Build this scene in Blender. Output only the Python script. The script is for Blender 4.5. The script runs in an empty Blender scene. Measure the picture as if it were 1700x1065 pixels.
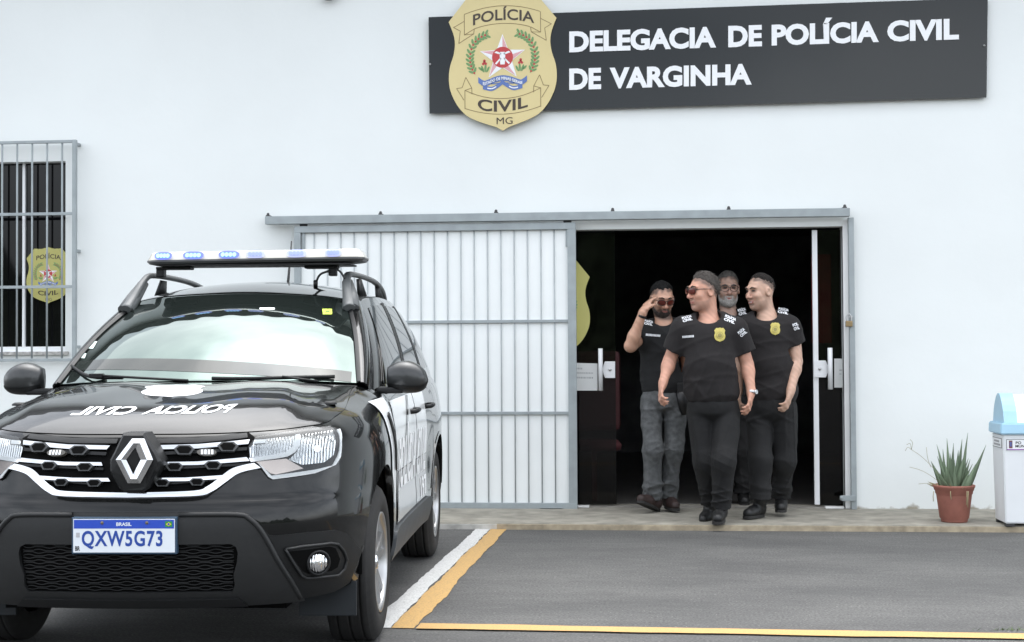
import bpy, bmesh, math, random
import numpy as np
from mathutils import Vector, Matrix
from mathutils.geometry import delaunay_2d_cdt
from mathutils.bvhtree import BVHTree
random.seed(7)
R = math.radians
SC = bpy.context.scene
COL = SC.collection

# ------------------------------------------------------------------ camera, sky, sun, exposure
PW, PH = 1700.0, 1065.0                     # measured photo frame
F, YAW, PITCH, ROLL, CH, CD = 2408.1, R(5.2825), R(1.2975), R(-.3103), 1.2745, 11.621
c_fw = Vector((-math.sin(YAW)*math.cos(PITCH), math.cos(YAW)*math.cos(PITCH), math.sin(PITCH)))
_r = Vector((math.cos(YAW), math.sin(YAW), 0)); _u = _r.cross(c_fw)
c_r = _r*math.cos(ROLL) + _u*math.sin(ROLL); c_u = c_r.cross(c_fw)
c_o = Vector((0, -CD, CH))
cam_d = bpy.data.cameras.new('camera'); cam = bpy.data.objects.new('camera', cam_d); COL.objects.link(cam)
cam.matrix_world = Matrix(((c_r.x, c_u.x, -c_fw.x, c_o.x), (c_r.y, c_u.y, -c_fw.y, c_o.y), (c_r.z, c_u.z, -c_fw.z, c_o.z), (0, 0, 0, 1)))
cam_d.sensor_fit = 'HORIZONTAL'; cam_d.sensor_width = 36; cam_d.lens = 36*F/PW
cam_d.clip_start = .1; cam_d.clip_end = 2000
SC.camera = cam

SUN_EL, SUN_AZ = R(80), R(10)                # azimuth measured from +Y (behind the building) towards +X
w = bpy.data.worlds.new('World'); SC.world = w; w.use_nodes = True
nt = w.node_tree; bg = nt.nodes['Background']
sky = nt.nodes.new('ShaderNodeTexSky'); sky.sky_type = 'NISHITA'; sky.sun_disc = False
sky.sun_elevation = SUN_EL; sky.sun_rotation = SUN_AZ
sky.air_density = 0.8; sky.dust_density = 5.0; sky.ozone_density = 0.6; sky.altitude = 900
hs_ = nt.nodes.new('ShaderNodeHueSaturation'); hs_.inputs['Saturation'].default_value = .22   # thin overcast: a whiter sky
nt.links.new(sky.outputs[0], hs_.inputs['Color']); # broken cloud: a soft noise over the direction of view
_tc = nt.nodes.new('ShaderNodeTexCoord'); _mp = nt.nodes.new('ShaderNodeMapping'); _mp.inputs['Scale'].default_value = (2.2, 2.2, 4); _n = nt.nodes.new('ShaderNodeTexNoise'); _n.inputs['Scale'].default_value = 1.3; _n.inputs['Detail'].default_value = 7
_rp = nt.nodes.new('ShaderNodeValToRGB'); _rp.color_ramp.elements[0].position = .3; _rp.color_ramp.elements[1].position = .7; _rp.color_ramp.elements[0].color = (.62, .66, .70, 1); _rp.color_ramp.elements[1].color = (1.35, 1.35, 1.33, 1)
_mx = nt.nodes.new('ShaderNodeMix'); _mx.data_type = 'RGBA'; _mx.blend_type = 'MULTIPLY'; _mx.inputs[0].default_value = 1
nt.links.new(_tc.outputs['Generated'], _mp.inputs[0]); nt.links.new(_mp.outputs[0], _n.inputs['Vector']); nt.links.new(_n.outputs[0], _rp.inputs[0]); nt.links.new(hs_.outputs[0], _mx.inputs[6]); nt.links.new(_rp.outputs[0], _mx.inputs[7]); nt.links.new(_mx.outputs[2], bg.inputs[0]); bg.inputs[1].default_value = .15
sl = bpy.data.lights.new('sun', 'SUN'); sl.energy = .42; sl.angle = R(80); sl.color = (1, .97, .92)
so = bpy.data.objects.new('sun', sl); COL.objects.link(so)
sd = Vector((math.sin(SUN_AZ)*math.cos(SUN_EL), math.cos(SUN_AZ)*math.cos(SUN_EL), math.sin(SUN_EL)))
so.rotation_euler = (sd).to_track_quat('Z', 'Y').to_euler()
SC.view_settings.view_transform = 'Standard'; SC.view_settings.look = 'None'
SC.view_settings.exposure = 2.23; SC.view_settings.gamma = 1
SC.render.engine = 'CYCLES'
SC.cycles.use_denoising = True
SC.cycles.max_bounces = 8

# ------------------------------------------------------------------ helpers
def tag(o, label=None, cat=None, group=None, kind=None):
    if label: o['label'] = label
    if cat: o['category'] = cat
    if group: o['group'] = group
    if kind: o['kind'] = kind
    return o
def empty(name, loc=(0, 0, 0), label=None, cat=None, group=None, rz=0):
    o = bpy.data.objects.new(name, None); COL.objects.link(o)
    o.location = loc; o.rotation_euler = (0, 0, rz); o.empty_display_size = .2
    return tag(o, label, cat, group)
def px_dir(px, py): return c_fw + c_r*((px-PW/2)/F) - c_u*((py-PH/2)/F)
def at(px, py, y=0.0):                     # photo measurement -> point on the plane Y = y
    d = px_dir(px, py); t = (y-c_o.y)/d.y; return c_o + d*t
def gr(px, py, z=0.0):                     # photo measurement -> point on the plane Z = z
    d = px_dir(px, py); t = (z-c_o.z)/d.z; return c_o + d*t

def mat(name, col, rough=.5, metal=0., nscale=0, namt=.0, bump=0., bscale=200, coat=0., ior=1.5, ndet=4, spec=None, nmap=None, emit=None, estr=0, transm=0., alpha=1.):
    m = bpy.data.materials.new(name); m.use_nodes = True
    t = m.node_tree; b = t.nodes['Principled BSDF']
    c = (*col, 1) if len(col) == 3 else col
    b.inputs['Base Color'].default_value = c
    b.inputs['Roughness'].default_value = rough; b.inputs['Metallic'].default_value = metal
    b.inputs['IOR'].default_value = ior; b.inputs['Coat Weight'].default_value = coat; b.inputs['Coat Roughness'].default_value = .03
    if transm: b.inputs['Transmission Weight'].default_value = transm
    if spec is not None: b.inputs['Specular IOR Level'].default_value = spec
    if emit: b.inputs['Emission Color'].default_value = (*emit, 1); b.inputs['Emission Strength'].default_value = estr
    tc = t.nodes.new('ShaderNodeTexCoord')
    if nscale:
        n = t.nodes.new('ShaderNodeTexNoise'); n.inputs['Scale'].default_value = nscale; n.inputs['Detail'].default_value = ndet
        if nmap:
            mp = t.nodes.new('ShaderNodeMapping'); mp.inputs['Scale'].default_value = nmap
            t.links.new(tc.outputs['Object'], mp.inputs[0]); t.links.new(mp.outputs[0], n.inputs['Vector'])
        else: t.links.new(tc.outputs['Object'], n.inputs['Vector'])
        r = t.nodes.new('ShaderNodeValToRGB')
        lo = tuple(max(0, x*(1-namt)) for x in c[:3])+(1,); hi = tuple(min(1, x*(1+namt)) for x in c[:3])+(1,)
        r.color_ramp.elements[0].position = .3; r.color_ramp.elements[1].position = .7
        r.color_ramp.elements[0].color = lo; r.color_ramp.elements[1].color = hi
        t.links.new(n.outputs['Fac'], r.inputs[0]); t.links.new(r.outputs[0], b.inputs['Base Color'])
    if bump:
        n2 = t.nodes.new('ShaderNodeTexNoise'); n2.inputs['Scale'].default_value = bscale; n2.inputs['Detail'].default_value = 5
        t.links.new(tc.outputs['Object'], n2.inputs['Vector'])
        bp = t.nodes.new('ShaderNodeBump'); bp.inputs['Strength'].default_value = bump; bp.inputs['Distance'].default_value = .01
        t.links.new(n2.outputs['Fac'], bp.inputs['Height']); t.links.new(bp.outputs[0], b.inputs['Normal'])
    return m

def link(name, me, m=None, parent=None, smooth=False):
    if m is not None:
        for x in (m if isinstance(m, (list, tuple)) else [m]): me.materials.append(x)
    if smooth:
        for p in me.polygons: p.use_smooth = True
    o = bpy.data.objects.new(name, me); COL.objects.link(o)
    if parent is not None: o.parent = parent
    return o
def raw(name, vs, fs, m=None, parent=None, smooth=False):
    me = bpy.data.meshes.new(name); me.from_pydata([tuple(v) for v in vs], [], fs); me.update()
    return link(name, me, m, parent, smooth)

class MB:
    """collects shapes into one mesh"""
    def __init__(s): s.v = []; s.f = []; s.mi = []; s.sm = []
    def add(s, vs, fs, mi=0, sm=False):
        b = len(s.v); s.v += [tuple(v) for v in vs]
        for f in fs: s.f.append(tuple(b+i for i in f)); s.mi.append(mi); s.sm.append(sm)
        return s
    def box(s, x0, x1, y0, y1, z0, z1, mi=0, bev=0):
        if bev:
            bm = bmesh.new(); bmesh.ops.create_cube(bm, size=1)
            for v in bm.verts: v.co = ((x0+x1)/2+v.co.x*(x1-x0), (y0+y1)/2+v.co.y*(y1-y0), (z0+z1)/2+v.co.z*(z1-z0))
            bmesh.ops.bevel(bm, geom=bm.edges[:], offset=bev, segments=2, affect='EDGES', profile=.6)
            bm.verts.index_update(); s.add([v.co[:] for v in bm.verts], [[v.index for v in f.verts] for f in bm.faces], mi); bm.free(); return s
        vs = [(x, y, z) for z in (z0, z1) for y in (y0, y1) for x in (x0, x1)]
        return s.add(vs, [(0, 2, 3, 1), (4, 5, 7, 6), (0, 1, 5, 4), (2, 6, 7, 3), (0, 4, 6, 2), (1, 3, 7, 5)], mi)
    def tube(s, pts, r, n=10, mi=0, cap=True, flat=None, sm=True):
        pts = [Vector(p) for p in pts]; rs = r if isinstance(r, (list, tuple)) else [r]*len(pts)
        rings = []; up = Vector((0, 0, 1)); prev = None
        for i, p in enumerate(pts):
            d = (pts[min(i+1, len(pts)-1)]-pts[max(i-1, 0)]).normalized()
            if prev is None:
                a = up if abs(d.dot(up)) < .9 else Vector((1, 0, 0)); e1 = (a-d*a.dot(d)).normalized()
            else: e1 = (prev-d*prev.dot(d)).normalized()
            prev = e1; e2 = d.cross(e1)
            k = flat or (1, 1)
            rings.append([p+(e1*math.cos(2*math.pi*j/n)*k[0]+e2*math.sin(2*math.pi*j/n)*k[1])*rs[i] for j in range(n)])
        vs = [v for q in rings for v in q]; fs = []
        for i in range(len(rings)-1):
            for j in range(n): fs.append((i*n+j, i*n+(j+1) % n, (i+1)*n+(j+1) % n, (i+1)*n+j))
        b = len(s.v); s.add(vs, fs, mi, sm)
        if cap:
            s.f.append(tuple(b+j for j in reversed(range(n)))); s.mi.append(mi); s.sm.append(False)
            s.f.append(tuple(b+(len(rings)-1)*n+j for j in range(n))); s.mi.append(mi); s.sm.append(False)
        return s
    def lathe(s, prof, c=(0, 0, 0), axis='z', n=32, mi=0, sm=True, a0=0, a1=2*math.pi):
        vs = []; full = abs(a1-a0-2*math.pi) < 1e-6; m_ = n if full else n+1
        for (r, h) in prof:
            for j in range(m_):
                a = a0+(a1-a0)*j/n; x, y = r*math.cos(a), r*math.sin(a)
                vs.append({'z': (c[0]+x, c[1]+y, c[2]+h), 'x': (c[0]+h, c[1]+x, c[2]+y), 'y': (c[0]+x, c[1]+h, c[2]+y)}[axis])
        fs = []
        for i in range(len(prof)-1):
            for j in range(n):
                k = (j+1) % m_; fs.append((i*m_+j, i*m_+k, (i+1)*m_+k, (i+1)*m_+j))
        return s.add(vs, fs, mi, sm)
    def prism(s, poly, fn, t, mi=0):
        """2D polygon -> fn(a,b,depth) ; extruded by t"""
        n = len(poly); vs = [fn(a, b, 0) for a, b in poly]+[fn(a, b, t) for a, b in poly]
        return s.add(vs, [tuple(range(n)), tuple(reversed(range(n, 2*n)))]+[(i, i+n, (i+1) % n+n, (i+1) % n) for i in range(n)], mi)
    def build(s, name, m, parent=None, fix=True):
        me = bpy.data.meshes.new(name); me.from_pydata(s.v, [], s.f); me.update()
        for p, i, q in zip(me.polygons, s.mi, s.sm): p.material_index = i; p.use_smooth = q
        if fix:
            bm = bmesh.new(); bm.from_mesh(me); bmesh.ops.recalc_face_normals(bm, faces=bm.faces); bm.to_mesh(me); bm.free()
        return link(name, me, m, parent)

def inpoly(P, loop):
    x, y = P[:, 0], P[:, 1]; r = np.zeros(len(P), bool); n = len(loop)
    for i in range(n):
        x0, y0 = loop[i]; x1, y1 = loop[(i+1) % n]
        if y0 == y1: continue
        c = ((y0 > y) != (y1 > y)) & (x < (x1-x0)*(y-y0)/(y1-y0)+x0); r ^= c
    return r
def dense(loop, step):
    o = []
    for i in range(len(loop)):
        a, b = loop[i], loop[(i+1) % len(loop)]; L = math.hypot(b[0]-a[0], b[1]-a[1]); k = max(1, int(math.ceil(L/step)))
        o += [(a[0]+(b[0]-a[0])*j/k, a[1]+(b[1]-a[1])*j/k) for j in range(k)]
    return o
def spl(pts, n=6, closed=False):
    """Catmull-Rom through points (any dimension)"""
    P = [np.array(p, float) for p in pts]; N = len(P); out = []
    rng = N if closed else N-1
    for i in range(rng):
        p0 = P[(i-1) % N] if closed or i > 0 else 2*P[0]-P[1]
        p1, p2 = P[i], P[(i+1) % N]
        p3 = P[(i+2) % N] if closed or i+2 < N else 2*P[-1]-P[-2]
        for j in range(n):
            t = j/n; out.append(.5*(2*p1+(p2-p0)*t+(2*p0-5*p1+4*p2-p3)*t*t+(3*p1-p0-3*p2+p3)*t**3))
    if not closed: out.append(P[-1])
    return [tuple(float(c) for c in q) for q in out]
def fill(loops, step):
    """triangulate outer loop + holes with interior grid points -> (verts2d, tris, boundary loops as index lists)"""
    V = []; E = []; L = []
    for lp in loops:
        d = dense(lp, step); b = len(V); V += d; L.append(list(range(b, b+len(d))))
        E += [(b+i, b+(i+1) % len(d)) for i in range(len(d))]
    A = np.array(V); lo, hi = A.min(0), A.max(0)
    gx = np.arange(lo[0]+step*.5, hi[0], step); gy = np.arange(lo[1]+step*.5, hi[1], step)
    if len(gx) and len(gy):
        G = np.array([(x, y) for x in gx for y in gy])
        k = inpoly(G, A[L[0]])
        for h in L[1:]: k &= ~inpoly(G, A[h])
        G = G[k]
        if len(G):
            keep = np.ones(len(G), bool)
            for i0 in range(0, len(G), 4000):
                d2 = ((G[i0:i0+4000, None, :]-A[None, :, :])**2).sum(2).min(1); keep[i0:i0+4000] = d2 > (step*.45)**2
            V = V+[tuple(g) for g in G[keep]]
    r = delaunay_2d_cdt([Vector(v) for v in V], E, [], 0, 1e-7)
    vo = np.array([(v.x, v.y) for v in r[0]]); tr = [tuple(f) for f in r[2]]
    cen = np.array([vo[list(f)].mean(0) for f in tr])
    k = inpoly(cen, A[L[0]])
    for h in L[1:]: k &= ~inpoly(cen, A[h])
    tris = [f for f, q in zip(tr, k) if q]
    o2n = {}
    for ni, olds in enumerate(r[3]):
        for q in olds: o2n[q] = ni
    LL = [[o2n[i] for i in lp] for lp in L]
    return vo, tris, LL
def surf(name, S, loops, step, m, parent=None, off=0., th=0., flip=False, mirror=False, bulge=0.):
    """a patch of the surface S(p,q)->3D, raised by off along its normal, with a rim of depth th"""
    vo, tris, LL = fill(loops, step); e = 1e-4
    P = []; N = []
    for p, q in vo:
        a = Vector(S(p, q)); n = (Vector(S(p+e, q))-Vector(S(p-e, q))).cross(Vector(S(p, q+e))-Vector(S(p, q-e)))
        n = n.normalized() if n.length > 0 else Vector((0, 0, 1))
        if flip: n = -n
        P.append(a+n*off); N.append(n)
    f2 = []
    for f in tris:
        nn = (P[f[1]]-P[f[0]]).cross(P[f[2]]-P[f[0]])
        f2.append(f if nn.dot(N[f[0]]) > 0 else (f[0], f[2], f[1]))
    nv = len(P); vs = [tuple(p) for p in P]; ns = [tuple(n) for n in N]; fs = list(f2)
    if th:
        for lp in LL:
            b = len(vs); k = len(lp)
            cen = sum((P[i] for i in lp), Vector())/k
            for i in lp: vs.append(tuple(P[i])); ns.append((0, 0, 0))
            for i in lp: vs.append(tuple(P[i]-N[i]*th)); ns.append((0, 0, 0))
            for j in range(k): fs.append((b+j, b+(j+1) % k, b+k+(j+1) % k, b+k+j))
    if mirror:
        vs = [(-x, y, z) for x, y, z in vs]; ns = [(-x, y, z) for x, y, z in ns]; fs = [tuple(reversed(f)) for f in fs]
    me = bpy.data.meshes.new(name); me.from_pydata(vs, [], fs); me.update()
    for p in me.polygons: p.use_smooth = True
    for p in list(me.polygons)[len(f2):]: p.use_smooth = False
    me.normals_split_custom_set_from_vertices(ns)
    return link(name, me, m, parent)

def text_mesh(s, bold=0., shear=0., ch=1.0):
    """-> (verts2d normalised to cap box: x 0..w, y 0..1 , faces)"""
    cu = bpy.data.curves.new('lettering', 'FONT'); cu.body = s; cu.size = 1; cu.offset = bold; cu.shear = shear; cu.space_character = ch
    cu.resolution_u = 4; cu.fill_mode = 'FRONT'
    ob = bpy.data.objects.new('lettering', cu); COL.objects.link(ob)
    dg = bpy.context.evaluated_depsgraph_get(); me = bpy.data.meshes.new_from_object(ob.evaluated_get(dg))
    vs = [(v.co.x, v.co.y) for v in me.vertices]; fs = [tuple(p.vertices) for p in me.polygons]
    bpy.data.objects.remove(ob); bpy.data.curves.remove(cu); bpy.data.meshes.remove(me)
    return vs, fs
def text_on(s, fn, x0, x1, y0, y1, bold=.02, name='lettering', m=None, parent=None, cut=0, shear=0., ch=1.0, base=None, mb=None, mi=0):
    """letters of s fitted in the box (x0..x1, y0..y1), mapped by fn(a,b)->3D; base: text whose height sets the box"""
    vs, fs = text_mesh(s, bold, shear, ch)
    hv = text_mesh(base, bold)[0] if base else vs
    ax0 = min(v[0] for v in vs); ax1 = max(v[0] for v in vs); ay0 = min(v[1] for v in hv); ay1 = max(v[1] for v in hv)
    V = [(x0+(v[0]-ax0)/(ax1-ax0)*(x1-x0), y0+(v[1]-ay0)/(ay1-ay0)*(y1-y0)) for v in vs]
    bm = bmesh.new(); bv = [bm.verts.new((a, b, 0)) for a, b in V]
    for f in fs:
        try: bm.faces.new([bv[i] for i in f])
        except ValueError: pass
    if cut:
        for k in range(1, cut):
            bmesh.ops.bisect_plane(bm, geom=bm.verts[:]+bm.edges[:]+bm.faces[:], plane_co=(x0+(x1-x0)*k/cut, 0, 0), plane_no=(1, 0, 0))
        for k in range(1, max(2, cut//3)):
            bmesh.ops.bisect_plane(bm, geom=bm.verts[:]+bm.edges[:]+bm.faces[:], plane_co=(0, y0+(y1-y0)*k/max(2, cut//3), 0), plane_no=(0, 1, 0))
    bmesh.ops.triangulate(bm, faces=bm.faces[:])
    bm.verts.index_update()
    P = [fn(v.co.x, v.co.y) for v in bm.verts]; Fs = [tuple(v.index for v in f.verts) for f in bm.faces]
    bm.free()
    if mb is not None: mb.add(P, Fs, mi); return None
    return raw(name, P, Fs, m, parent)

# ------------------------------------------------------------------ shared materials
M = {}
M['grey_metal'] = mat('grey_painted_steel', (.30, .335, .345), .45, 0, 9, .10, .05, 60)
M['white_paint'] = mat('white_paint', (.80, .80, .79), .55, 0, 6, .03)
M['white_alu'] = mat('white_aluminium', (.82, .83, .84), .35)
M['black'] = mat('black_plastic', (.006, .006, .0065), .45, 0, 30, .2, .06, 400)
M['dark_glass'] = mat('dark_glass', (.004, .004, .0045), .03, 0, ior=1.28)
M['white_dec'] = mat('white_vinyl', (.82, .83, .84), .4)
M['black_dec'] = mat('black_vinyl', (.012, .012, .013), .4)
M['chrome'] = mat('chrome', (.62, .63, .64), .10, 1.0)
M['screw'] = mat('steel_screw', (.5, .5, .5), .35, 1.0)
# ------------------------------------------------------------------ setting: ground, pavement, markings
def asphalt_mat():
    m = mat('asphalt', (.105, .104, .103), .85); t = m.node_tree; b = t.nodes['Principled BSDF']
    tc = t.nodes.new('ShaderNodeTexCoord')
    def noise(sc, det, mp=None):
        n = t.nodes.new('ShaderNodeTexNoise'); n.inputs['Scale'].default_value = sc; n.inputs['Detail'].default_value = det
        if mp:
            k = t.nodes.new('ShaderNodeMapping'); k.inputs['Scale'].default_value = mp; t.links.new(tc.outputs['Object'], k.inputs[0]); t.links.new(k.outputs[0], n.inputs['Vector'])
        else: t.links.new(tc.outputs['Object'], n.inputs['Vector'])
        return n
    def ramp(n, a, b_, p0=.3, p1=.7):
        r = t.nodes.new('ShaderNodeValToRGB'); e = r.color_ramp.elements
        e[0].position = p0; e[1].position = p1; e[0].color = (*a, 1); e[1].color = (*b_, 1); t.links.new(n.outputs[0], r.inputs[0]); return r
    def mul(a, c):
        x = t.nodes.new('ShaderNodeMix'); x.data_type = 'RGBA'; x.blend_type = 'MULTIPLY'; x.inputs[0].default_value = 1
        t.links.new(a.outputs[0] if a.type != 'MIX' else a.outputs[2], x.inputs[6]); t.links.new(c.outputs[0], x.inputs[7]); return x
    r1 = ramp(noise(75, 6), (.045, .0445, .044), (.118, .117, .115), .30, .70)
    r2 = ramp(noise(.8, 6, (1, 2.2, 1)), (.72, .72, .72), (1.18, 1.17, 1.15))
    r3 = ramp(noise(11, 6, (.5, 1.4, 1)), (.86, .86, .86), (1.08, 1.08, 1.07))
    v = t.nodes.new('ShaderNodeTexVoronoi'); v.inputs['Scale'].default_value = 26; t.links.new(tc.outputs['Object'], v.inputs['Vector'])
    r4 = ramp(v, (2.8, 2.75, 2.6), (1, 1, 1), .06, .10)
    r5 = ramp(noise(1.7, 3), (1, 1, 1), (.70, .70, .70), .66, .76)
    x = mul(mul(mul(mul(r1, r2), r3), r4), r5); t.links.new(x.outputs[2], b.inputs['Base Color'])
    bp = t.nodes.new('ShaderNodeBump'); bp.inputs['Strength'].default_value = .5; bp.inputs['Distance'].default_value = .006
    n = noise(240, 4); t.links.new(n.outputs[0], bp.inputs['Height']); t.links.new(bp.outputs[0], b.inputs['Normal'])
    return m
M['asphalt'] = asphalt_mat()
g = MB(); n_ = 40
g.add([(-150, -260, 0), (150, -260, 0), (150, 60, 0), (-150, 60, 0)], [(0, 1, 2, 3)])
tag(g.build('asphalt_ground', M['asphalt']), kind='structure')

M['concrete'] = mat('pavement_concrete', (.26, .245, .205), .9, 0, 7, .26, .35, 60, ndet=9)
M['kerb_yellow'] = mat('worn_yellow_kerb_paint', (.34, .285, .20), .8, 0, 14, .30, ndet=8)
M['kerb_white'] = mat('worn_white_kerb_paint', (.45, .44, .41), .8, 0, 14, .25, ndet=8)
KY = -1.116
b = MB(); b.box(-14, 12, KY+.02, .3, -.05, .045, 0, .006)
tag(b.build('pavement', M['concrete']), kind='structure')
b = MB(); b.box(-14, -1.09, KY, KY+.0195, -.05, .038, 0); tag(b.build('kerb_white_edge', M['kerb_white']), kind='structure')
b = MB(); b.box(-1.09, 12, KY, KY+.0195, -.05, .038, 0); tag(b.build('kerb_yellow_edge', M['kerb_yellow']), kind='structure')

def ragged(p0, p1, w0, w1, m, name, z, seed):
    """a hand painted line: a strip between two edges that wander a little"""
    rr = random.Random(seed); N = 70; vs = []
    d = (Vector(p1)-Vector(p0)); nrm = Vector((d.y, -d.x)).normalized(); a = b_ = 0
    for i in range(N+1):
        t = i/N; a = a*.7+rr.uniform(-.006, .006); b_ = b_*.7+rr.uniform(-.006, .006); q = Vector(p0)+d*t
        l = q+nrm*(w0+a); r = q+nrm*(w1+b_); vs += [(l.x, l.y, z), (r.x, r.y, z)]
    o = raw(name, vs, [(2*i, 2*i+1, 2*i+3, 2*i+2) for i in range(N)], m)
    if o.data.polygons[0].normal.z < 0: o.data.flip_normals()
    return tag(o, kind='structure')
def paint_mat(name, col, lo):
    m = mat(name, col, .75); t = m.node_tree; b = t.nodes['Principled BSDF']
    tc = t.nodes.new('ShaderNodeTexCoord'); n = t.nodes.new('ShaderNodeTexNoise'); n.inputs['Scale'].default_value = 120; n.inputs['Detail'].default_value = 8
    r = t.nodes.new('ShaderNodeValToRGB'); r.color_ramp.elements[0].position = .30; r.color_ramp.elements[1].position = .52
    r.color_ramp.elements[0].color = (*lo, 1); r.color_ramp.elements[1].color = (*col, 1)
    t.links.new(tc.outputs['Object'], n.inputs['Vector']); t.links.new(n.outputs[0], r.inputs[0]); t.links.new(r.outputs[0], b.inputs['Base Color'])
    bp = t.nodes.new('ShaderNodeBump'); bp.inputs['Strength'].default_value = .3; bp.inputs['Distance'].default_value = .005
    t.links.new(n.outputs[0], bp.inputs['Height']); t.links.new(bp.outputs[0], b.inputs['Normal']); return m
M['line_white'] = paint_mat('white_road_paint', (.54, .54, .53), (.30, .30, .29))
M['line_yellow'] = paint_mat('yellow_road_paint', (.46, .285, .10), (.27, .185, .09))
ragged((-1.135, KY-.003), (-1.2, -4.925), .003, .108, M['line_white'], 'white_parking_line', .004, 1)
ragged((-1.135, KY-.003), (-1.2, -4.925), -.118, -.003, M['line_yellow'], 'yellow_parking_line', .004, 2)
a0, a1, b0, b1 = gr(690, 1037.2), gr(1700, 1053.8), gr(690, 1045), gr(1700, 1063.2)
p0 = ((a0+b0)/2).to_2d(); p1 = ((a1+b1)/2).to_2d(); q1 = p0+(p1-p0)*3
p0 = Vector((-1.07, p0.y+.0))
ragged(p0, q1, -.065, .065, M['line_yellow'], 'yellow_bay_line', .008, 3)
# weeds in a crack
wm = mat('weed_green', (.06, .10, .025), .7); wb = MB()
c0 = gr(1672, 1046)
for i in range(46):
    x, y = c0.x+random.gauss(0, .07), c0.y+random.gauss(0, .012); a = random.uniform(0, 6.28); l = random.uniform(.01, .03)
    wb.add([(x, y, 0), (x+.004, y, 0), (x+l*math.cos(a), y+l*math.sin(a), random.uniform(.006, .02))], [(0, 1, 2)])
tag(wb.build('weed_tuft', wm), 'small green weed tuft growing in the asphalt beside the yellow bay line', 'weed', None, 'stuff')

# wooded rise across the street (seen in the paint, glass and sign reflections)
vs = []; rr = random.Random(5); NX, NZ = 420, 6
for j in range(NZ+1):
    for i in range(NX+1):
        x = -110+220*i/NX; h = 8.5+3.2*math.sin(x*.10+.6)+2.2*math.sin(x*.27+1)+1.0*math.sin(x*.9)+rr.uniform(-.7, .7)
        vs.append((x, -62-9*(j/NZ)**.5+rr.uniform(-.5, .5), h*(j/NZ)-.05))
tag(raw('wooded_hill', vs, [(j*(NX+1)+i, j*(NX+1)+i+1, (j+1)*(NX+1)+i+1, (j+1)*(NX+1)+i) for j in range(NZ) for i in range(NX)], mat('hill_woods', (.035, .05, .025), .9, 0, 1.2, .6, ndet=8)), kind='structure')

# ------------------------------------------------------------------ the station building
def wall_mat():
    m = mat('white_render', (.80, .815, .82), .8); t = m.node_tree; b = t.nodes['Principled BSDF']
    tc = t.nodes.new('ShaderNodeTexCoord')
    n = t.nodes.new('ShaderNodeTexNoise'); n.inputs['Scale'].default_value = .8; n.inputs['Detail'].default_value = 7
    t.links.new(tc.outputs['Object'], n.inputs['Vector'])
    r = t.nodes.new('ShaderNodeValToRGB'); e = r.color_ramp.elements; e[0].position = .3; e[1].position = .62
    e[0].color = (.745, .770, .758, 1); e[1].color = (.785, .812, .80, 1); t.links.new(n.outputs[0], r.inputs[0])
    # splash dirt and moss creeping up from the pavement
    sx = t.nodes.new('ShaderNodeSeparateXYZ'); t.links.new(tc.outputs['Object'], sx.inputs[0])
    n2 = t.nodes.new('ShaderNodeTexNoise'); n2.inputs['Scale'].default_value = 9; n2.inputs['Detail'].default_value = 9; t.links.new(tc.outputs['Object'], n2.inputs['Vector'])
    md = t.nodes.new('ShaderNodeMath'); md.operation = 'MULTIPLY_ADD'; md.inputs[1].default_value = -4.6; md.inputs[2].default_value = .62; t.links.new(sx.outputs[2], md.inputs[0])
    ad = t.nodes.new('ShaderNodeMath'); ad.operation = 'ADD'; t.links.new(md.outputs[0], ad.inputs[0]); t.links.new(n2.outputs[0], ad.inputs[1])
    rr_ = t.nodes.new('ShaderNodeValToRGB'); q = rr_.color_ramp.elements; q[0].position = .84; q[1].position = 1.15; q[0].color = (0, 0, 0, 1); q[1].color = (1, 1, 1, 1)
    t.links.new(ad.outputs[0], rr_.inputs[0])
    mx = t.nodes.new('ShaderNodeMix'); mx.data_type = 'RGBA'; t.links.new(rr_.outputs[0], mx.inputs[0]); t.links.new(r.outputs[0], mx.inputs[6]); mx.inputs[7].default_value = (.34, .31, .25, 1)
    t.links.new(mx.outputs[2], b.inputs['Base Color'])
    n3 = t.nodes.new('ShaderNodeTexNoise'); n3.inputs['Scale'].default_value = 3.5; n3.inputs['Detail'].default_value = 10; t.links.new(tc.outputs['Object'], n3.inputs['Vector'])
    bp = t.nodes.new('ShaderNodeBump'); bp.inputs['Strength'].default_value = .17; bp.inputs['Distance'].default_value = .03
    t.links.new(n3.outputs[0], bp.inputs['Height']); t.links.new(bp.outputs[0], b.inputs['Normal']); return m
M['wall'] = wall_mat()
BLD = empty('police_station', (0, 0, 0), 'long white rendered police station behind the car with an open doorway and a barred window', 'building')
DX0, DX1, DZ1 = -.575, 1.548, 2.268
WX0, WX1, WZ0, WZ1 = -7.0, -4.79, 1.315, 2.895
wl = surf('wall', lambda x, z: (x, 0, z), [[(-14, -.05), (DX0, -.05), (DX0, DZ1), (DX1, DZ1), (DX1, -.05), (12, -.05), (12, 5.55), (-14, 5.55)],
     [(WX0, WZ0), (WX1, WZ0), (WX1, WZ1), (WX0, WZ1)]], .6, M['wall'], BLD, 0, .16)
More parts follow.
